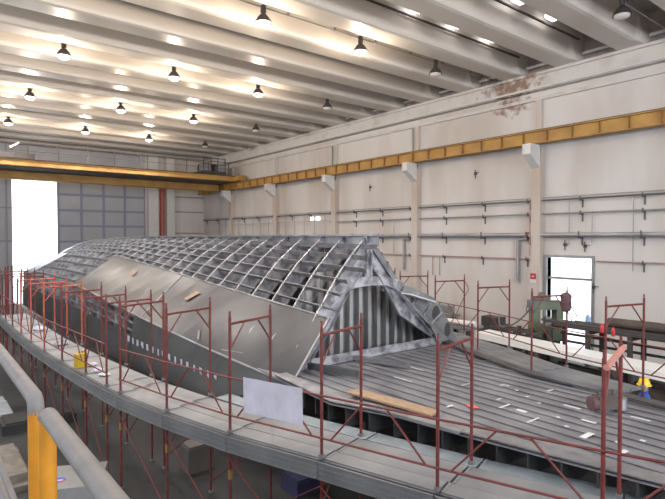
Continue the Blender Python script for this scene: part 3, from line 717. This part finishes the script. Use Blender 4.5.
for i, (a, b) in enumerate(zip(NA, NB)):
    mt = 'orange' if i in (9, 10, 11) else 'red'  # three frames in a brighter orange than the red ones
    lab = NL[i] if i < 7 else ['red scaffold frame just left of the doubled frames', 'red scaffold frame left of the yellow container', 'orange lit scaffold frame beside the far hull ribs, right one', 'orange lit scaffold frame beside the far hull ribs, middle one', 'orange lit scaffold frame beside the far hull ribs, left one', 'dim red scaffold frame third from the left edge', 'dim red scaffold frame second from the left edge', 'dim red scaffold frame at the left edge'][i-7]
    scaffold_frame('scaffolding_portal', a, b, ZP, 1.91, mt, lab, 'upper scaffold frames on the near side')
    scaffold_frame('scaffolding_trestle', a, b, 0.0, 1.85, 'red', 'red base below the ' + lab.replace('orange ', '').replace('dim ', '').replace('red scaffold ', '').replace('scaffold ', '').replace(' with a worn pinkish top tube', ''), 'base frames under the near platform')
# worn top tube
a, b = NA[0], NB[0]
# guard rails between neighbouring outer posts
def vec(p, z): return Vector((p[0], p[1], z))
def guard(a, b, label, group, mt='red', x_brace=True, z=ZP):
    A = vec(a, 0); B = vec(b, 0); d = B-A; L = d.length
    r = empty('guard_rail', (A.x, A.y, z)); r.rotation_euler = (0, 0, math.atan2(d.y, d.x))
    o_ = 0.035
    MB().tube([(0, o_, 0.92), (L, o_, 0.92)], 0.016, 6).build('top_rail', mt, r)
    MB().tube([(0, o_, 0.30), (L, o_, 0.30)], 0.016, 6).build('bottom_rail', mt, r)
    if x_brace:
        MB().tube([(L*0.08, o_, 0.30), (L*0.40, o_, 0.92)], 0.014, 6).build('diagonal', mt, r)
        MB().tube([(L*0.90, o_, 0.30), (L*0.60, o_, 0.92)], 0.014, 6).build('diagonal', mt, r)
    return tag(r, label, 'guard rail', group)
ext = (6.5, 0.7)
GL = ['at the lower right corner', 'in front of the flat deck', 'in front of the wooden board on the deck edge', 'carrying the white sheet', 'in front of the dark side plate', 'below the seam of the side plates', 'in the short bay between doubled frames']
pairs = [(ext, NA[0])]+list(zip(NA, NA[1:]))
for i, (a, b) in enumerate(pairs):
    if (Vector(a)-Vector(b)).length < 1.0: continue
    guard(a, b, 'red guard rail with slanted struts ' + (GL[i] if i < len(GL) else ['', 'left of the doubled frames', 'right above the yellow container', 'left of the yellow container', 'before the far hull ribs', 'near the far end of the ribs', 'third from the left edge', 'second from the left edge', 'at the left edge of the view'][min(i-6, 8)]), 'guard rails of the near platform')

# planks: three boards per bay + toe board + inner boards
def board(p, q, wd, z, mt, label, group, th=0.05, name='scaffold_board', ribs=True):
    P = Vector((p[0], p[1], 0)); Q = Vector((q[0], q[1], 0)); d = Q-P; L = d.length-0.02
    r = MB(); r.box(0.01, -wd/2, 0, L, wd/2, th)
    if ribs:
        r.box(0.01, -wd/2, -0.03, L, -wd/2+0.02, 0).box(0.01, wd/2-0.02, -0.03, L, wd/2, 0)
        for x_ in (0.01, L-0.05): r.box(x_, -wd/2, th, x_+0.03, wd/2, th+0.007)
    o = r.build(name, mt, origin=Vector((0, 0, 0))); o.location = (P.x, P.y, z); o.rotation_euler = (0, 0, math.atan2(d.y, d.x))
    return tag(o, label, 'plank', group)
def off(p, q, t): return (lerp(p[0], q[0], t), lerp(p[1], q[1], t))
EA = (6.45, 0.75); EB = (7.4, 1.05)
PA = [EA]+NA; PB = [EB]+NB
for i in range(len(PA)-1):
    a0, a1, b0, b1 = PA[i], PA[i+1], PB[i], PB[i+1]
    wd = ((Vector(a0)-Vector(b0)).length*0.93)/3
    for k in range(3):
        t = (k+0.5)/3*0.93
        mt = 'plank'
        board(off(a0, b0, t), off(a1, b1, t), wd*0.985, ZP-0.06+0.001*k, mt, 'grey steel scaffold board of the near platform' , 'boards of the near platform')
# inner narrow boards beside the hull
for i in range(0, 5):
    b0, b1 = PB[i], PB[i+1]; a0, a1 = PA[i], PA[i+1]
    board(off(a0, b0, 1.30), off(a1, b1, 1.30), 0.36, ZP-0.14, 'plankb', 'bluish inner board between the scaffold posts and the deck edge', 'inner boards along the hull')
# edge beams (ribbed aluminium ledger) below outer edge
for i in range(len(PA)-1):
    a0, a1, b0, b1 = PA[i], PA[i+1], PB[i], PB[i+1]
    p = Vector((*off(a0, b0, -0.07), 0)); q = Vector((*off(a1, b1, -0.07), 0)); d = q-p; L = d.length
    m = MB().box(0.01, -0.02, -0.22, L-0.01, 0.02, 0.04)
    for z_ in (-0.22, -0.14, -0.06, 0.02): m.box(0.01, -0.045, z_, L-0.01, 0.045, z_+0.02)
    o = m.build('edge_ledger', 'plank', origin=Vector((0, 0, 0))); o.location = (p.x, p.y, ZP-0.06); o.rotation_euler = (0, 0, math.atan2(d.y, d.x))
    tag(o, 'ribbed grey edge ledger along the outer side of the near platform', 'ledger', 'edge ledgers of the near platform')
# diagonal bracing below
for i, (a, b) in enumerate(zip(NA, NA[1:])):
    if (Vector(a)-Vector(b)).length < 1.0: continue
    o = MB().tube([vec(a, 0.2)+Vector((-.04, 0, 0)), vec(b, 1.6)+Vector((-.04, 0, 0))], 0.014, 6).build('cross_brace', 'red'); tag(o, 'thin red cross brace below the near platform', 'brace', 'cross braces below the near platform')
    o = MB().tube([vec(NB[i], 1.5), vec(NB[i+1], 0.25)], 0.014, 6).build('cross_brace', 'red'); tag(o, 'thin red cross brace below the near platform', 'brace', 'cross braces below the near platform')

# white sheet on guard rail
A3 = Vector((*NA[2], 0)); A4 = Vector((*NA[3], 0)); d = (A3-A4).normalized(); nrm = Vector((-d.y, d.x, 0)); nrm = nrm if nrm.x < 0 else -nrm
def oncam(px, py, z): 
    D = F*(5.2-z)/(py-238); return hall((px-332)/F*D, D)
def along(px):  # parameter on line A4->A3 for pixel column
    r_ = (px-332)/F; ux, uy = r_*CT+ST, -r_*ST+CT
    # A4 + s*d = t*(ux,uy)
    det = d.x*(-uy)-d.y*(-ux); s = (A4.x*uy-A4.y*ux)/( -(d.x*uy-d.y*ux)); return s
s0, s1 = along(245), along(304)
m = MB(); N = 14; top = []; bot = []
for k in range(N+1):
    s = lerp(s0, s1, k/N); base = A4+d*s; wv = 0.012*math.sin(k*1.3)
    top.append(base+nrm*(0.06+wv*0.3)+Vector((0, 0, ZP+0.98))); bot.append(base+nrm*(0.05+wv)+Vector((0, 0, ZP+0.42)))
m.strip(top, bot, 0.006, nrm)
o = m.build('hanging_sheet', 'sheet'); tag(o, 'white sheet hung on the guard rail in front of the hull', 'sheet')

# ------------------------------------------------------------------ far scaffold
GA = [(10.72, 3.0), (11.10, 4.90), (11.52, 6.80), (12.44, 9.0), (13.2, 11.2), (13.85, 13.4), (14.1, 15.3)]
GB = [(11.9, 2.75), (12.2, 4.60), (12.60, 6.50), (13.5, 8.68), (14.25, 10.85), (14.9, 13.0), (15.2, 15.0)]
GLb = ['red far side frame beyond the right edge', 'red scaffold frame on the far side at the right, with red extinguishers', 'red scaffold frame on the far side carrying the hanging hose reel, before the side door', 'red scaffold frame on the far side left of the side door', 'red scaffold frame on the far side just right of the hull', 'red scaffold frame rising behind the hull shoulder', 'hindmost red scaffold frame behind the hull']
for i, (a, b) in enumerate(zip(GA, GB)):
    scaffold_frame('scaffolding_portal', a, b, ZP, 1.91, 'red', GLb[i], 'scaffold frames on the far side')
    scaffold_frame('scaffolding_trestle', a, b, 0, 1.85, 'red', 'base below the ' + GLb[i].replace('red ', '').replace('scaffold ', '').replace(', before the side door', '').replace(', with red extinguishers', ''), 'base frames under the far platform')
for i in range(len(GA)-1):
    wd = ((Vector(GA[i])-Vector(GB[i])).length-0.02)/3
    for k in (range(3) if i else ()):
        t = (k+0.5)/3
        board(off(GA[i], GB[i], t), off(GA[i+1], GB[i+1], t), wd*0.985, ZP-0.06+0.001*k, 'plank', 'grey steel scaffold board of the far platform', 'boards of the far platform')
    if i < 6: board(off(GA[i], GB[i], -0.25), off(GA[i+1], GB[i+1], -0.25), 0.42, ZP-0.02, 'plank', 'grey board between the deck and the far scaffold posts', 'boards between the deck and the far scaffold')
    guard(GB[i], GB[i+1], 'red guard rail of the far platform ' + ['at the right edge of the view', 'behind the yellow helmet and racks', 'under the side door', 'left of the side door', 'right of the hull', 'behind the hull'][i], 'guard rails of the far platform')

# hose reel hanging on a far post
px_ = GB[2]
r = empty('hanging_hose_bundle', (px_[0]+0.0, px_[1], 3.62)); tag(r, 'dark coiled hose bundle hanging on the scaffold post before the side door', 'hose')
m = MB().lathe([(0.05, -0.24), (0.11, -0.20), (0.13, -0.08), (0.12, 0.05), (0.135, 0.14), (0.10, 0.21), (0.04, 0.24)], (-0.05, 0, 0), 12)
m.build('coil', 'wine', r, smooth=True)
m = MB().tube([(0.0, 0.0, -0.2), (0.05, -0.1, -0.45), (-0.1, -0.3, -0.3), (-0.5, -0.3, 0.05), (-1.0, 0.2, 0.1)], 0.012, 6)
m.build('hose_end', 'wine', r)
# black cables draped on the far frames
def cable(pts, lab, rad=0.014, mt='cable'):
    P = [Vector(p) for p in pts]; out = []
    for i in range(len(P)-1):
        p0 = P[max(0, i-1)]; p1 = P[i]; p2 = P[i+1]; p3 = P[min(len(P)-1, i+2)]
        for k in range(6):
            t = k/6; out.append(0.5*((2*p1)+(-p0+p2)*t+(2*p0-5*p1+4*p2-p3)*t*t+(-p0+3*p1-3*p2+p3)*t**3))
    out.append(P[-1]); o = MB().tube(out, rad, 6).build('cable', mt); tag(o, lab, 'cable'); return o
cable([(11.52, 6.80, 3.75), (11.45, 6.86, 3.45), (11.7, 7.4, 3.05), (12.2, 8.1, 2.85), (13.3, 8.9, 2.95)], 'black cable looping from the frame left of the door to the next frame', 0.018)
cable([(11.52, 6.78, 3.8), (11.40, 6.85, 3.6), (11.48, 6.9, 3.4), (11.56, 6.8, 3.6), (11.5, 6.76, 3.8)], 'small black cable loop on the frame post left of the side door', 0.012)
cable([(14.25, 10.85, 3.8), (14.33, 10.75, 3.5), (14.28, 10.9, 3.2), (14.0, 11.1, 2.5), (14.0, 11.4, 2.1)], 'black cable hanging from the frame just right of the hull', 0.014)
# extinguishers hanging
for (dx, dz, lb) in ((-0.07, 3.25, 'small red extinguisher on the outer post of the far right frame'), (0.28, 3.15, 'small red extinguisher hanging inside the far right frame')):
    p = GA[1]; o = MB().lathe([(0.012, 0.20), (0.015, 0.17), (0.034, 0.15), (0.038, 0.12), (0.038, 0.02), (0.03, 0.0)], (p[0]+dx, p[1]-dx*0.2+0.03, dz), 10).build('extinguisher', 'exred', smooth=True); tag(o, lb, 'extinguisher')

# ------------------------------------------------------------------ things on the platforms and deck
def P3d(px, py, z): x_, y_ = oncam(px, py, z); return Vector((x_, y_, z))
# wooden board on deck edge
a = P3d(352, 393, 2.28); b = P3d(436, 416, 2.28)
o = MB().bar(a+Vector((0, 0, 0.02)), b+Vector((0, 0, 0.02)), 0.30, 0.035).build('wooden_board', 'wood'); tag(o, 'long tan wooden board lying on the near edge of the deck', 'board')
a = P3d(395, 408, 2.27); b = P3d(350, 404, 2.27)
o = MB().bar(P3d(362, 405, 2.24), P3d(462, 433, 2.24), 0.16, 0.04).build('metal_strip', 'alu'); tag(o, 'loose pale metal strip below the wooden board at the deck edge', 'strip')
# yellow container
y_c = Vector((*oncam(77, 368, 2.0), 2.0))
r = empty('yellow_container', (y_c.x+0.05, y_c.y, 2.0), 0.3); tag(r, 'yellow square container on the near platform', 'container')
MB().box(-0.12, -0.10, 0, 0.12, 0.10, 0.34).build('body', 'yellowbox', r)
MB().tube([(-0.06, 0, 0.34), (-0.06, 0, 0.40), (0.06, 0, 0.40), (0.06, 0, 0.34)], 0.014, 6).build('handle', 'yellowbox', r)
MB().lathe([(0.03, 0), (0.03, 0.04), (0.01, 0.045)], (0.09, 0.06, 0.34), 10).build('cap', 'dark', r)
# clutter on platform: white rags / papers
for (px, py, s, mt, lb) in ((97, 372, .16, 'sheet', 'crumpled white rag behind the yellow container'), (90, 366, .12, 'sheet', 'small white paper bundle beside the yellow container'), (103, 376, .12, 'white', 'small white cloth right of the yellow container'), (60, 345, .20, 'plankb', 'small blue grey bundle on the far platform boards'), (38, 330, .2, 'sheet', 'blue white wrapped bundle on the platform at the left')):
    c = P3d(px, py, 2.0); m = MB(); n = 10
    m.lathe([(s*0.9, 0), (s, s*0.15), (s*0.6, s*0.45), (s*0.1, s*0.55)], c, n)
    for i, v in enumerate(m.v):
        m.v[i] = v+Vector((random.uniform(-s, s)*0.25, random.uniform(-s, s)*0.25, random.uniform(0, s)*0.15))
    o = m.build('cloth_bundle', mt); tag(o, lb, 'cloth')
# grinder / motor unit on deck
c = P3d(606, 411, 2.26)
r = empty('portable_machine', (c.x+0.05, c.y+0.05, 2.232), -0.5); tag(r, 'small portable machine with dark round drum standing on the deck at the right', 'machine')
MB().lathe([(0.08, -0.05), (0.125, -0.04), (0.125, 0.05), (0.08, 0.06)], (-0.20, 0, 0.13), 16, 'x').build('drum', 'wine', r, smooth=True)
MB().box(-0.14, -0.10, 0.03, 0.22, 0.10, 0.26).build('housing', 'brown', r)
MB().lathe([(0.05, 0), (0.12, 0.01), (0.12, 0.20), (0.07, 0.22)], (0.32, 0.0, 0.0), 14).build('canister', 'alu', r, smooth=True)
MB().tube([(-0.1, 0, 0.26), (-0.1, 0, 0.34), (0.18, 0, 0.34), (0.18, 0, 0.26)], 0.012, 6).build('handle', 'dark', r)
# worn pinkish tube at near right frame
p0 = Vector((*NA[0], 3.76)); p1 = Vector((*NB[0], 3.80))
o = MB().tube([p0+Vector((-0.02, -0.03, 0.06)), p1+Vector((0, -0.03, 0.06))], 0.035, 10).build('padded_tube', 'pink'); tag(o, 'pinkish worn tube lying across the top of the lower right scaffold frame', 'tube')

# worker on the far side
pw = P3d(646, 381, 1.78); fx, fy = oncam(646, 381, 1.80)
def person(loc, face):
    r = empty('person', loc, face); tag(r, 'person in blue work clothes and yellow helmet standing behind the far platform', 'person')
    me = bpy.data.meshes.new('body')
    V = [(0,0,.95),(0,0,1.12),(0,.01,1.32),(0,.0,1.46),(0,-.01,1.54),(0,-.02,1.64),(0,-.02,1.74),
         (.09,0,.90),(.11,.02,.50),(.11,-.02,.09),(.12,.12,.05),
         (-.09,0,.90),(-.11,.02,.50),(-.11,-.02,.09),(-.12,.12,.05),
         (.17,0,1.42),(.24,.03,1.15),(.22,.24,1.05),(.21,.32,1.03),
         (-.17,0,1.42),(-.24,.03,1.15),(-.22,.24,1.05),(-.21,.32,1.03)]
    E = [(0,1),(1,2),(2,3),(3,4),(4,5),(5,6),(0,7),(7,8),(8,9),(9,10),(0,11),(11,12),(12,13),(13,14),(3,15),(15,16),(16,17),(17,18),(3,19),(19,20),(20,21),(21,22)]
    R = [.14,.13,.15,.10,.055,.09,.085,.10,.075,.05,.045,.10,.075,.05,.045,.07,.05,.038,.035,.07,.05,.038,.035]
    me.from_pydata(V, E, []); o = bpy.data.objects.new('body', me); C.objects.link(o); o.parent = r
    sm = o.modifiers.new('s', 'SKIN')
    for i, sv in enumerate(me.skin_vertices[0].data): sv.radius = (R[i]*1.05, R[i]*(0.8 if i < 4 else 1)); sv.use_root = (i == 0)
    o.modifiers.new('d', 'SUBSURF').levels = 2; o.modifiers['d'].render_levels = 2
    me.materials.append(M['blue'])
    MB().lathe([(0.05, -0.15), (0.088, -0.06), (0.098, 0.0), (0.092, 0.08), (0.05, 0.13)], (0, 0.0, 1.68), 14).build('face_skin', 'skin', r, smooth=True)
    m = MB().box(-0.012, 0.085, 1.655, 0.012, 0.118, 1.69); m.box(-0.11, -0.01, 1.65, -0.095, 0.03, 1.70).box(0.095, -0.01, 1.65, 0.11, 0.03, 1.70); m.build('nose_and_ears', 'skin', r)
    MB().box(-0.045, 0.088, 1.69, -0.02, 0.1, 1.705).box(0.02, 0.088, 1.69, 0.045, 0.1, 1.705).build('eyes', 'dark', r)
    MB().box(-0.10, -0.085, 1.62, 0.10, -0.055, 1.70).build('hair', 'dark', r)
    MB().lathe([(0.155, -0.005), (0.15, 0.012), (0.125, 0.02), (0.118, 0.075), (0.085, 0.125), (0.03, 0.148), (0.004, 0.15)], (0, 0.01, 1.70), 18).box(-0.012, -0.09, 1.83, 0.012, 0.11, 1.858).build('helmet', 'helmet', r, smooth=True)
    for s in (-1, 1):
        m = MB(); h = Vector((s*.21, .33, 1.03)); m.bar(h, h+Vector((0, .08, -.01)), 0.075, 0.03)
        for k in range(4): m.tube([h+Vector(((k-1.5)*.019, .08, -.01)), h+Vector(((k-1.5)*.02, .12-.006*abs(k-1.5), -.02)), h+Vector(((k-1.5)*.02, .14-.008*abs(k-1.5), -.045))], 0.008, 6)
        m.tube([h+Vector((-s*.035, .02, 0)), h+Vector((-s*.06, .05, -.01)), h+Vector((-s*.06, .08, -.03))], 0.009, 6)
        m.build('hand', 'skin', r)
    return r
D = 11.8; wx, wy_ = hall((646-332)/F*D, D)
person((wx, wy_, 0.18), math.radians(40))
o = MB().box(wx-0.6, wy_-0.45, 0.10, wx+0.6, wy_+0.45, 0.18).box(wx-0.6, wy_-0.45, 0.001, wx-0.5, wy_+0.45, 0.10).box(wx+0.5, wy_-0.45, 0.001, wx+0.6, wy_+0.45, 0.10).build('low_step', 'woodg'); tag(o, 'low wooden step under the person with the yellow helmet', 'step')

# ------------------------------------------------------------------ background along the right wall
# long pale wrapped panel stack
o = MB().slab([(14.05, 3.0, 1.66), (14.95, 3.0, 1.66), (16.3, 11.3, 1.66), (15.5, 11.3, 1.66)], (0, 0, 1), 0.22).build('long_pale_panel', mat('pale_film', (0.80, 0.80, 0.79), 0.4, var=0.05)); tag(o, 'long pale wrapped panel lying on trestles beyond the far platform', 'panel')
for y_ in (3.45, 6.2, 8.7, 11.1):
    x_ = 14.45+(y_-3)*0.175
    r = empty('panel_trestle', (x_, y_, 0)); tag(r, 'dark trestle under the long pale panel', 'trestle', 'trestles under the long pale panel')
    MB().box(-0.45, -0.06, 1.5, 0.45, 0.06, 1.655).build('top_beam', 'brown', r)
    for s in (-1, 1): MB().bar((s*0.38, 0, 0), (s*0.3, 0, 1.5), 0.09, 0.09).build('leg', 'brown', r)
for k in range(3):  # dark blocks added so the gap under the panel reads as shade
    m = MB()
    for j in range(6): m.box(-0.36+0.12*(j % 6)+0.005, -1.08, 0.001, -0.25+0.12*j, 1.08, 1.25+0.05*((j*7+k) % 3))
    x_ = 14.1+0.6+(2.5*k+1.9)*0.172-0.0; o = m.build('dark_gap_stack', 'brown', origin=Vector((0, 0, 0))); o.location = (x_, 4.83+2.53*k, 0); o.rotation_euler = (0, 0, -0.17)
    tag(o, 'added dark stack filling the shaded gap under the long pale panel', 'dark stack', 'dark stacks under the pale panel')
# racks with bars
def rack(x0, y0, x1, y1, z, lab, n=5, items=True):
    a = Vector((x0, y0, 0)); b = Vector((x1, y1, 0)); d = b-a; L = d.length
    r = empty('material_rack', a, math.atan2(d.y, d.x)); tag(r, lab, 'rack')
    for k in range(n):
        x_ = L*k/(n-1)
        MB().box(x_-0.06, -0.5, 0, x_+0.06, -0.38, z).build('upright', 'dark', r); MB().box(x_-0.06, 0.38, 0, x_+0.06, 0.5, z).build('upright', 'dark', r)
        MB().box(x_-0.05, -0.38, z*0.55, x_+0.05, 0.38, z*0.55+0.08).box(x_-0.05, -0.38, z-0.14, x_+0.05, 0.38, z-0.05).build('shelf_arm', 'brown', r)
    for z_ in (z*0.4, z*0.55, z*0.68, z*0.8, z*0.91): MB().box(-0.2, -0.53, z_, L+0.2, -0.50, z_+0.09).build('long_rail', 'dark', r)
    return r
rack(17.2, 2.8, 17.6, 9.4, 2.2, 'dark steel rack of long profiles at the right edge below the wall', 6)
rack(16.9, 9.8, 17.1, 11.4, 1.95, 'dark steel rack of long profiles below the side door, left part', 4)
for k in range(9):
    x_ = 16.8+0.11*k; y0 = 2.9+random.uniform(0, 1)
    o = MB().bar((x_, y0, 2.24+0.07*(k % 2)), (x_+0.35, y0+6+random.uniform(-.5, .5), 2.24+0.07*(k % 2)), 0.09, 0.07).build('steel_profile', random.choice(['brown', 'dark', 'dark'])); tag(o, 'long dull steel profile lying on top of the rack at the right edge', 'profile', 'steel profiles on the right rack')
o = MB().tube([(17.3, 5.3, 2.50), (17.36, 6.2, 2.52), (17.42, 7.6, 2.50)], 0.15, 12).build('tarpaulin_roll', 'brown'); tag(o, 'thick brown rolled tarpaulin on top of the right rack', 'roll')
o = MB().tube([(17.3, 3.2, 2.47), (17.35, 4.3, 2.48), (17.4, 5.0, 2.46)], 0.11, 12).build('tarpaulin_roll', 'brown'); tag(o, 'thinner dark roll at the right end of the right rack', 'roll')
# green machine
gx, gy = hall((548-332)/F*19.6, 19.6)
r = empty('press_machine', (gx, gy, 0), -TH); tag(r, 'green grey press machine standing just left of the open side door', 'machine')
MB().box(-0.62, -0.3, 0, 0.5, 0.4, 0.9).build('base', 'green', r)
MB().box(-0.62, -0.25, 1.4, 0.5, 0.35, 1.95).build('table', 'green', r)
MB().box(-0.55, -0.2, 0.9, -0.3, 0.3, 1.4).box(0.2, -0.2, 0.9, 0.4, 0.3, 1.4).build('pedestal', 'dark', r)
MB().box(-0.60, -0.2, 1.95, -0.35, 0.3, 2.6).build('column', 'green', r); MB().box(0.25, -0.2, 1.95, 0.50, 0.3, 2.6).build('column', 'green', r)
MB().box(-0.65, -0.25, 2.55, 0.52, 0.35, 2.85).build('head', 'green', r)
MB().box(-0.5, -0.2, 2.85, 0.0, 0.2, 3.0).lathe([(0.12, 0), (0.12, 0.16), (0.05, 0.2)], (-0.25, 0, 2.98), 12).build('motor', 'woodg', r)
MB().box(-0.12, -0.1, 1.95, 0.08, 0.1, 2.25).build('tool_block', 'plankb', r)
# blue white cylinders at the door
for k, (px, z1, lb) in enumerate(((586, 2.9, 'pale blue gas bottle standing in the side doorway, right one'), (581, 2.7, 'pale blue gas bottle standing in the side doorway, left one'))):
    D = 22.4; x_, y_ = hall((px-332)/F*D, D); x_ = 22.9; y_ = 10.55+0.32*k
    o = MB().lathe([(0.11, 0), (0.115, 0.05), (0.115, z1-0.95), (0.08, z1-0.85), (0.03, z1-0.8), (0.03, z1-0.7)], (x_, y_, 0), 14).build('gas_bottle', mat('bottle_blue', (0.3, 0.42, 0.6), 0.4)); tag(o, lb, 'gas bottle')
# bench with pipe and timber pile, left of door
r = empty('work_bench', (16.3, 14.3, 0), math.radians(96)); tag(r, 'long work bench with dark legs behind the far platform', 'bench')
MB().box(-2.3, -0.5, 1.75, 2.3, 0.5, 1.85).build('top', 'plank', r)
for x_ in (-2.2, -1.1, 0, 1.1, 2.2):
    for s in (-0.45, 0.45): MB().box(x_-0.07, s-0.07, 0, x_+0.07, s+0.07, 1.75).build('leg', 'dark', r)
o = MB().tube([(16.35, 11.9, 1.97), (15.9, 16.2, 1.97)], 0.11, 12).build('white_pipe', 'white'); tag(o, 'thick white pipe lying on the work bench', 'pipe')
for k in range(12):
    o = MB().bar((16.45+0.12*(k % 3), 13.0+random.uniform(-.2, .2), 1.89+0.09*(k//3)), (16.3+0.12*(k % 3), 15.2+random.uniform(-.2, .2), 1.89+0.09*(k//3)), 0.11, 0.08).build('timber_piece', random.choice(['woodg', 'wood', 'brown'])); tag(o, 'short weathered timber piece in the pile on the work bench', 'timber', 'timber pile on the work bench')
o = MB().slab([(15.5, 15.4, 0.02), (15.5, 17.2, 0.02), (15.8, 17.2, 2.9), (15.8, 15.4, 2.9)], (1, 0, 0), 0.03).build('blue_grey_sheet', mat('sheet_bluegrey', (0.42, 0.44, 0.52), 0.5)); tag(o, 'blue grey sheet leaning behind the hull shoulder', 'sheet')
for k in range(7):
    y_ = 11.4+k*0.5
    a = Vector((14.6+random.uniform(-.2, .6), y_, 2.0)); b = a+Vector((random.uniform(-.3, .5), random.uniform(.8, 1.8), random.uniform(0.0, .5)))
    o = MB().tube([a, b], 0.02, 6).build('loose_tube', random.choice(['dark', 'brown', 'red'])); tag(o, 'thin loose tube in the tangle behind the hull shoulder', 'tube', 'loose tubes behind the hull')
# items on bench/floor further along wall
for (x_, y_, sx, sy, h, mt, lb) in ((20.8, 14.2, .6, .9, 1.6, 'dark', 'dark cabinet against the wall left of the side door'), (21.0, 17.5, .6, 1.4, 1.8, 'pipe', 'grey cabinet against the wall behind the work bench')):
    r = empty('cabinet', (x_, y_, 0)); tag(r, lb, 'cabinet')
    MB().box(-sx/2, -sy/2, 0.0, sx/2, sy/2, h).build('body', mt, r)
    MB().box(-sx/2-0.02, -sy/2+0.04, 0.12, -sx/2, -0.01, h-0.06).build('door', mt, r); MB().box(-sx/2-0.02, 0.01, 0.12, -sx/2, sy/2-0.04, h-0.06).build('door', mt, r)

# ------------------------------------------------------------------ foreground railing
def bend(pts, r_, n=6):
    out = [Vector(pts[0])]
    for a, b, c in zip(pts, pts[1:], pts[2:]):
        a, b, c = Vector(a), Vector(b), Vector(c); u = (a-b).normalized(); v = (c-b).normalized()
        p = b+u*r_; q = b+v*r_
        for k in range(n+1):
            t = k/n; out.append((1-t)**2*p+2*t*(1-t)*b+t*t*q)
    out.append(Vector(pts[-1])); return out
RX = 0.325; RZ = 4.64
r = empty('handrail', (RX, 2.1, 3.55)); tag(r, 'grey topped handrail with yellow post running away at the left edge', 'handrail')
def rb(m, name, mt, par):
    for i, p in enumerate(m.v): m.v[i] = p-Vector(par.location)
    return m.build(name, mt, par, smooth=True)
rb(MB().tube(bend([(RX, 8.0, RZ), (RX, 2.06, RZ), (RX, 2.06, 4.59)], 0.045), 0.0265, 14), 'top_rail', 'rgrey', r)
rb(MB().tube([(RX, 2.06, 4.60), (RX, 2.06, 3.55)], 0.0262, 14), 'post', 'ryellow', r)
rb(MB().tube([(RX, 4.0, 4.62), (RX, 4.0, 3.55)], 0.0235, 12), 'post', 'ryellow', r)
rb(MB().tube([(RX-0.02, 8.0, 4.14), (RX-0.02, 2.08, 4.14)], 0.012, 10), 'middle_rail', 'rgrey', r)
rb(MB().tube([(RX-0.0, 8.0, 3.95), (RX-0.0, 2.08, 3.95)], 0.020, 10), 'lower_rail', 'rgrey', r)
r = empty('handrail', (RX, 1.8, 3.55)); tag(r, 'grey handrail with yellow post coming towards the viewer at the lower left', 'handrail')
rb(MB().tube([(RX, 1.87, RZ-0.012), (RX, 1.84, RZ), (RX, -0.5, RZ)], 0.0265, 14), 'top_rail', 'rgrey', r)
rb(MB().tube([(RX, 1.86, 4.63), (RX, 1.86, 3.55)], 0.0255, 14), 'post', 'ryellow', r)
# walkway under the viewer
wk = MB().box(-1.2, -2.5, 3.45, RX+0.03, 8.0, 3.55).box(RX-0.02, -2.5, 3.3, RX+0.03, 8.0, 3.55).build('walkway', 'dark'); tag(wk, 'dark raised walkway at the lower left below the handrails', 'walkway')
for x_, y_ in ((-1.1, -2), (-1.1, 3), (-1.1, 7.8)):
    child_build(MB().box(x_-.08, y_-.08, 0, x_+.08, y_+.08, 3.45), 'support_post', 'dark', wk)

# ------------------------------------------------------------------ floor items below the near platform
c = P3d(70, 480, 0.5)
r = empty('board_stack', (c.x, c.y, 0), -0.4); tag(r, 'pale board stack with a blue oval emblem on the floor at the lower left', 'board stack')
MB().box(-0.55, -0.45, 0.0, 0.55, 0.65, 0.5).build('stack', 'signwhite', r)
m = MB(); m.slab([(0.17*math.cos(2*PI*k/20)-0.28, 0.12*math.sin(2*PI*k/20)-0.05, 0.5) for k in range(20)], (0, 0, 1), 0.004); m.build('blue_oval', 'oval', r)
m = MB(); m.box(-0.38, -0.075, 0.504, -0.17, -0.04, 0.507); m.build('white_bar', 'mark', r)
m = MB(); m.slab([(0.16*math.cos(PI+PI*k/10)-0.28, 0.14*math.sin(PI+PI*k/10)-0.05, 0.503) for k in range(11)]+[(0.12*math.cos(2*PI-PI*k/10)-0.28, 0.09*math.sin(2*PI-PI*k/10)-0.06, 0.503) for k in range(11)], (0, 0, 1), 0.003); m.build('red_arc', 'exred', r)
for (px, py, sx, sy, h, mt, lb) in ((195, 470, .3, .25, .55, 'cardboard', 'small brownish box on the floor below the platform'), (35, 425, .9, .5, .25, 'floor', 'low grey pallet on the floor at the left'), (300, 492, .3, .3, .3, 'navy', 'dark navy bag on the floor near the bottom edge')):
    D = F*5.2/(py-238); x_, y_ = hall((px-332)/F*D, D)
    o = MB().box(x_-sx, y_-sy, 0.001, x_+sx, y_+sy, h).box(x_-sx*0.9, y_-sy*0.9, h, x_+sx*0.9, y_+sy*0.9, h+0.04).build('floor_box', mt); tag(o, lb, 'box')
for k, (x_, y_) in enumerate(((2.0, 9.0), (1.5, 13.5), (1.8, 18.0))):
    o = MB().box(x_-0.5, y_-1.2, 0.001, x_+0.4, y_+1.2, 0.12).box(x_-0.4, y_-1.0, 0.12, x_+0.3, y_+1.0, 0.3).build('floor_stack', ['pipe', 'woodg', 'plankb'][k]); tag(o, ['grey low stack of sheets on the floor before the near scaffold', 'weathered low timber stack on the floor before the scaffold', 'bluish low stack of sheets at the far left of the floor'][k], 'stack')
# dim clutter at the far left beyond the scaffold: upright tubes
for k in range(10):
    x_ = 3.2+random.uniform(0, 1.3); y_ = 27.5+k*0.9
    o = MB().tube([(x_, y_, 0), (x_+random.uniform(-.1, .1), y_, random.uniform(3.2, 4.2))], 0.04, 6).build('standing_tube', random.choice(['darkred', 'dark', 'dark'])); tag(o, 'dim dark red tube standing at the far left beside the hull', 'tube', 'standing tubes at the far left')
